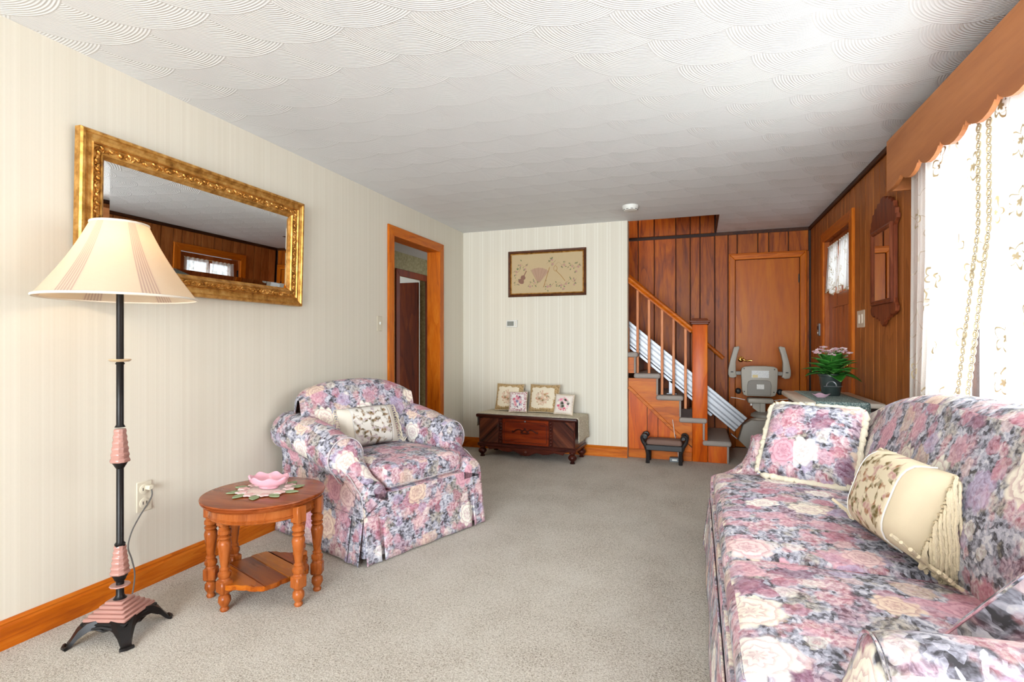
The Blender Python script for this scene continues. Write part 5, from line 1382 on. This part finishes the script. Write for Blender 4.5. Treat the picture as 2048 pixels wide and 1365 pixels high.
# wooden valance box over the window
va = thing('window_valance', 'orange wooden cornice board with scalloped lower edge above the lace curtains', 'valance')
y = 3.465; bot = [(y, 1.985), (3.40, 1.984), (3.33, 1.992), (3.285, 2.004), (3.262, 2.020), (3.254, 2.012)]
yn = 3.244
while yn > .55:
    for f_, z in ((0, 2.022), (.06, 2.006), (.10, 2.000), (.22, 1.986), (.38, 1.976), (.55, 1.975), (.72, 1.983), (.84, 1.996), (.92, 2.012), (.965, 2.004)): bot.append((yn - .232 * f_, z))
    yn -= .232
bot.append((.5, 2.0))
poly = bot + [(.5, 2.248), (3.465, 2.248)]
B().prism(poly[::-1], 0, .019, T(1.0, 0, 0) @ mapYZ()).build('front_board', M['valance'], va, smooth=False)
B().box(1.019, XR - .001, 3.446, 3.465, 1.985, 2.248).build('end_board', M['valance'], va, smooth=False)
B().box(1.0, XR - .001, .5, 3.465, 2.248, 2.266).build('top_board', M['valance'], va, smooth=False)

# lace curtains
def curtain(name, label, ya, yb_fn, z0, z1, X, amp, waves, mat, seed, hem=0.0):
    rr = random.Random(seed); nu, nv = 150, 40
    ph = [rr.uniform(0, 6) for _ in range(4)]
    o = thing(name, label, 'curtain', group='lace curtains at the picture window')
    b = B(); uvs = []
    def fn(u, v):
        z = z1 + (z0 - z1) * v
        y = ya + (yb_fn(z) - ya) * u
        w = math.sin(u * waves * 6.283 + ph[0]) + .45 * math.sin(u * waves * 2.3 * 6.283 + ph[1] + v) + .3 * math.sin(u * waves * .47 * 6.283 + ph[2])
        return (X + amp * w * (.55 + .45 * v), y + amp * .6 * math.sin(u * waves * 6.283 + ph[3]), z)
    q = b.grid(fn, nu, nv).build('lace_cloth', mat, o, uv=False, angle=180)
    lay = q.data.uv_layers.new(name='UVMap'); wid = abs(yb_fn(z1) - ya) * 1.35
    for p in q.data.polygons:
        for li in p.loop_indices:
            vi = q.data.loops[li].vertex_index; lay.data[li].uv = ((vi % (nu + 1)) / nu * wid + seed, (vi // (nu + 1)) / nv * (z1 - z0))
    return o, fn
yA = lambda z: 2.53 + max(0, 1.60 - z) * .26
cA, fA = curtain('lace_curtain', 'far lace curtain panel edged with tan scalloped lace', 3.30, yA, .12, 2.16, 1.058, .010, 9, M['lace'], 3)
cB, fB = curtain('lace_curtain', 'near lace curtain panel running out of the frame', 2.60, lambda z: .80, .12, 2.16, 1.090, .009, 16, M['lace'], 8)
b = B()
def scallop_col(fn, u, sgn, r, pitch):
    n = int(1.25 / pitch)
    for k in range(n):
        v = (.10 + k * pitch) / 2.04
        p = Vector(fn(u, v)); c = p + Vector((-.004, sgn * r * .5, 0))
        for s in (1.0, .55):
            b.tube([(c.x - .001, c.y + s * r * math.cos(t * PI / 7), c.z + s * r * .85 * math.sin(t * PI / 7)) for t in range(14)], .0028, 4, closed=True)
scallop_col(fA, 1.0, -1, .020, .034); scallop_col(fA, .965, 1, .018, .034)
tmp = b.build('scalloped_border', M['lace_edge'], cA)
tmp['kind'] = 'stuff'
# curtain rod and door lace
rd = thing('curtain_rod', 'white rod inside the cornice carrying the lace curtains', 'rod')
B().tube([(1.075, .6, 2.165), (1.075, 3.38, 2.165)], .009, 8).build('rod', M['white_pl'], rd)
for y in (.6, 3.38): B().tube([(1.075, y, 2.165), (XR - .002, y, 2.165)], .008, 8).build('bracket', M['white_pl'], rd)
def door_lace(label, y0, y1, seed):
    o = thing('door_curtain', label, 'curtain', group='lace cafe curtains on the front door')
    b = B(); nu, nv = 60, 16; rr = random.Random(seed); p1 = rr.uniform(0, 6)
    def fn(u, v):
        z = 2.01 - (.405 + .03 * math.sin(u * 9 + p1) * 1) * v - (.012 * abs(math.sin(u * 22)) if v > .9 else 0)
        return (XR + .012 - .012 * v + (.008 + .006 * v) * math.sin(u * 34 + p1), y0 + (y1 - y0) * (.5 + (u - .5) * (1 + .12 * v)), z)
    q = b.grid(fn, nu, nv).build('lace_cloth', M['lace_small'], o, uv=False, angle=180)
    lay = q.data.uv_layers.new(name='UVMap')
    for p in q.data.polygons:
        for li in p.loop_indices:
            vi = q.data.loops[li].vertex_index; lay.data[li].uv = ((vi % (nu + 1)) / nu * .5 + seed, (vi // (nu + 1)) / nv * .4)
    hem = [fn(k / 60, 1.0) for k in range(61)]
    B().tube(hem, .0035, 5).build('hem', M['lace_edge'], o)
    B().tube([fn(k / 60, 0.0) for k in range(61)], .005, 5).build('heading', M['lace_white'], o)
    return o
door_lace('lace half-curtain on the nearer pane of the front door window', 4.74, 5.095, 2)
door_lace('lace half-curtain on the farther pane of the front door window', 5.135, 5.47, 5)
dr_ = thing('door_rod', 'thin brass rod carrying the front door lace curtains', 'rod')
B().tube([(XR + .012, 4.72, 2.012), (XR + .012, 5.49, 2.012)], .004, 8).build('rod', M['brass'], dr_)
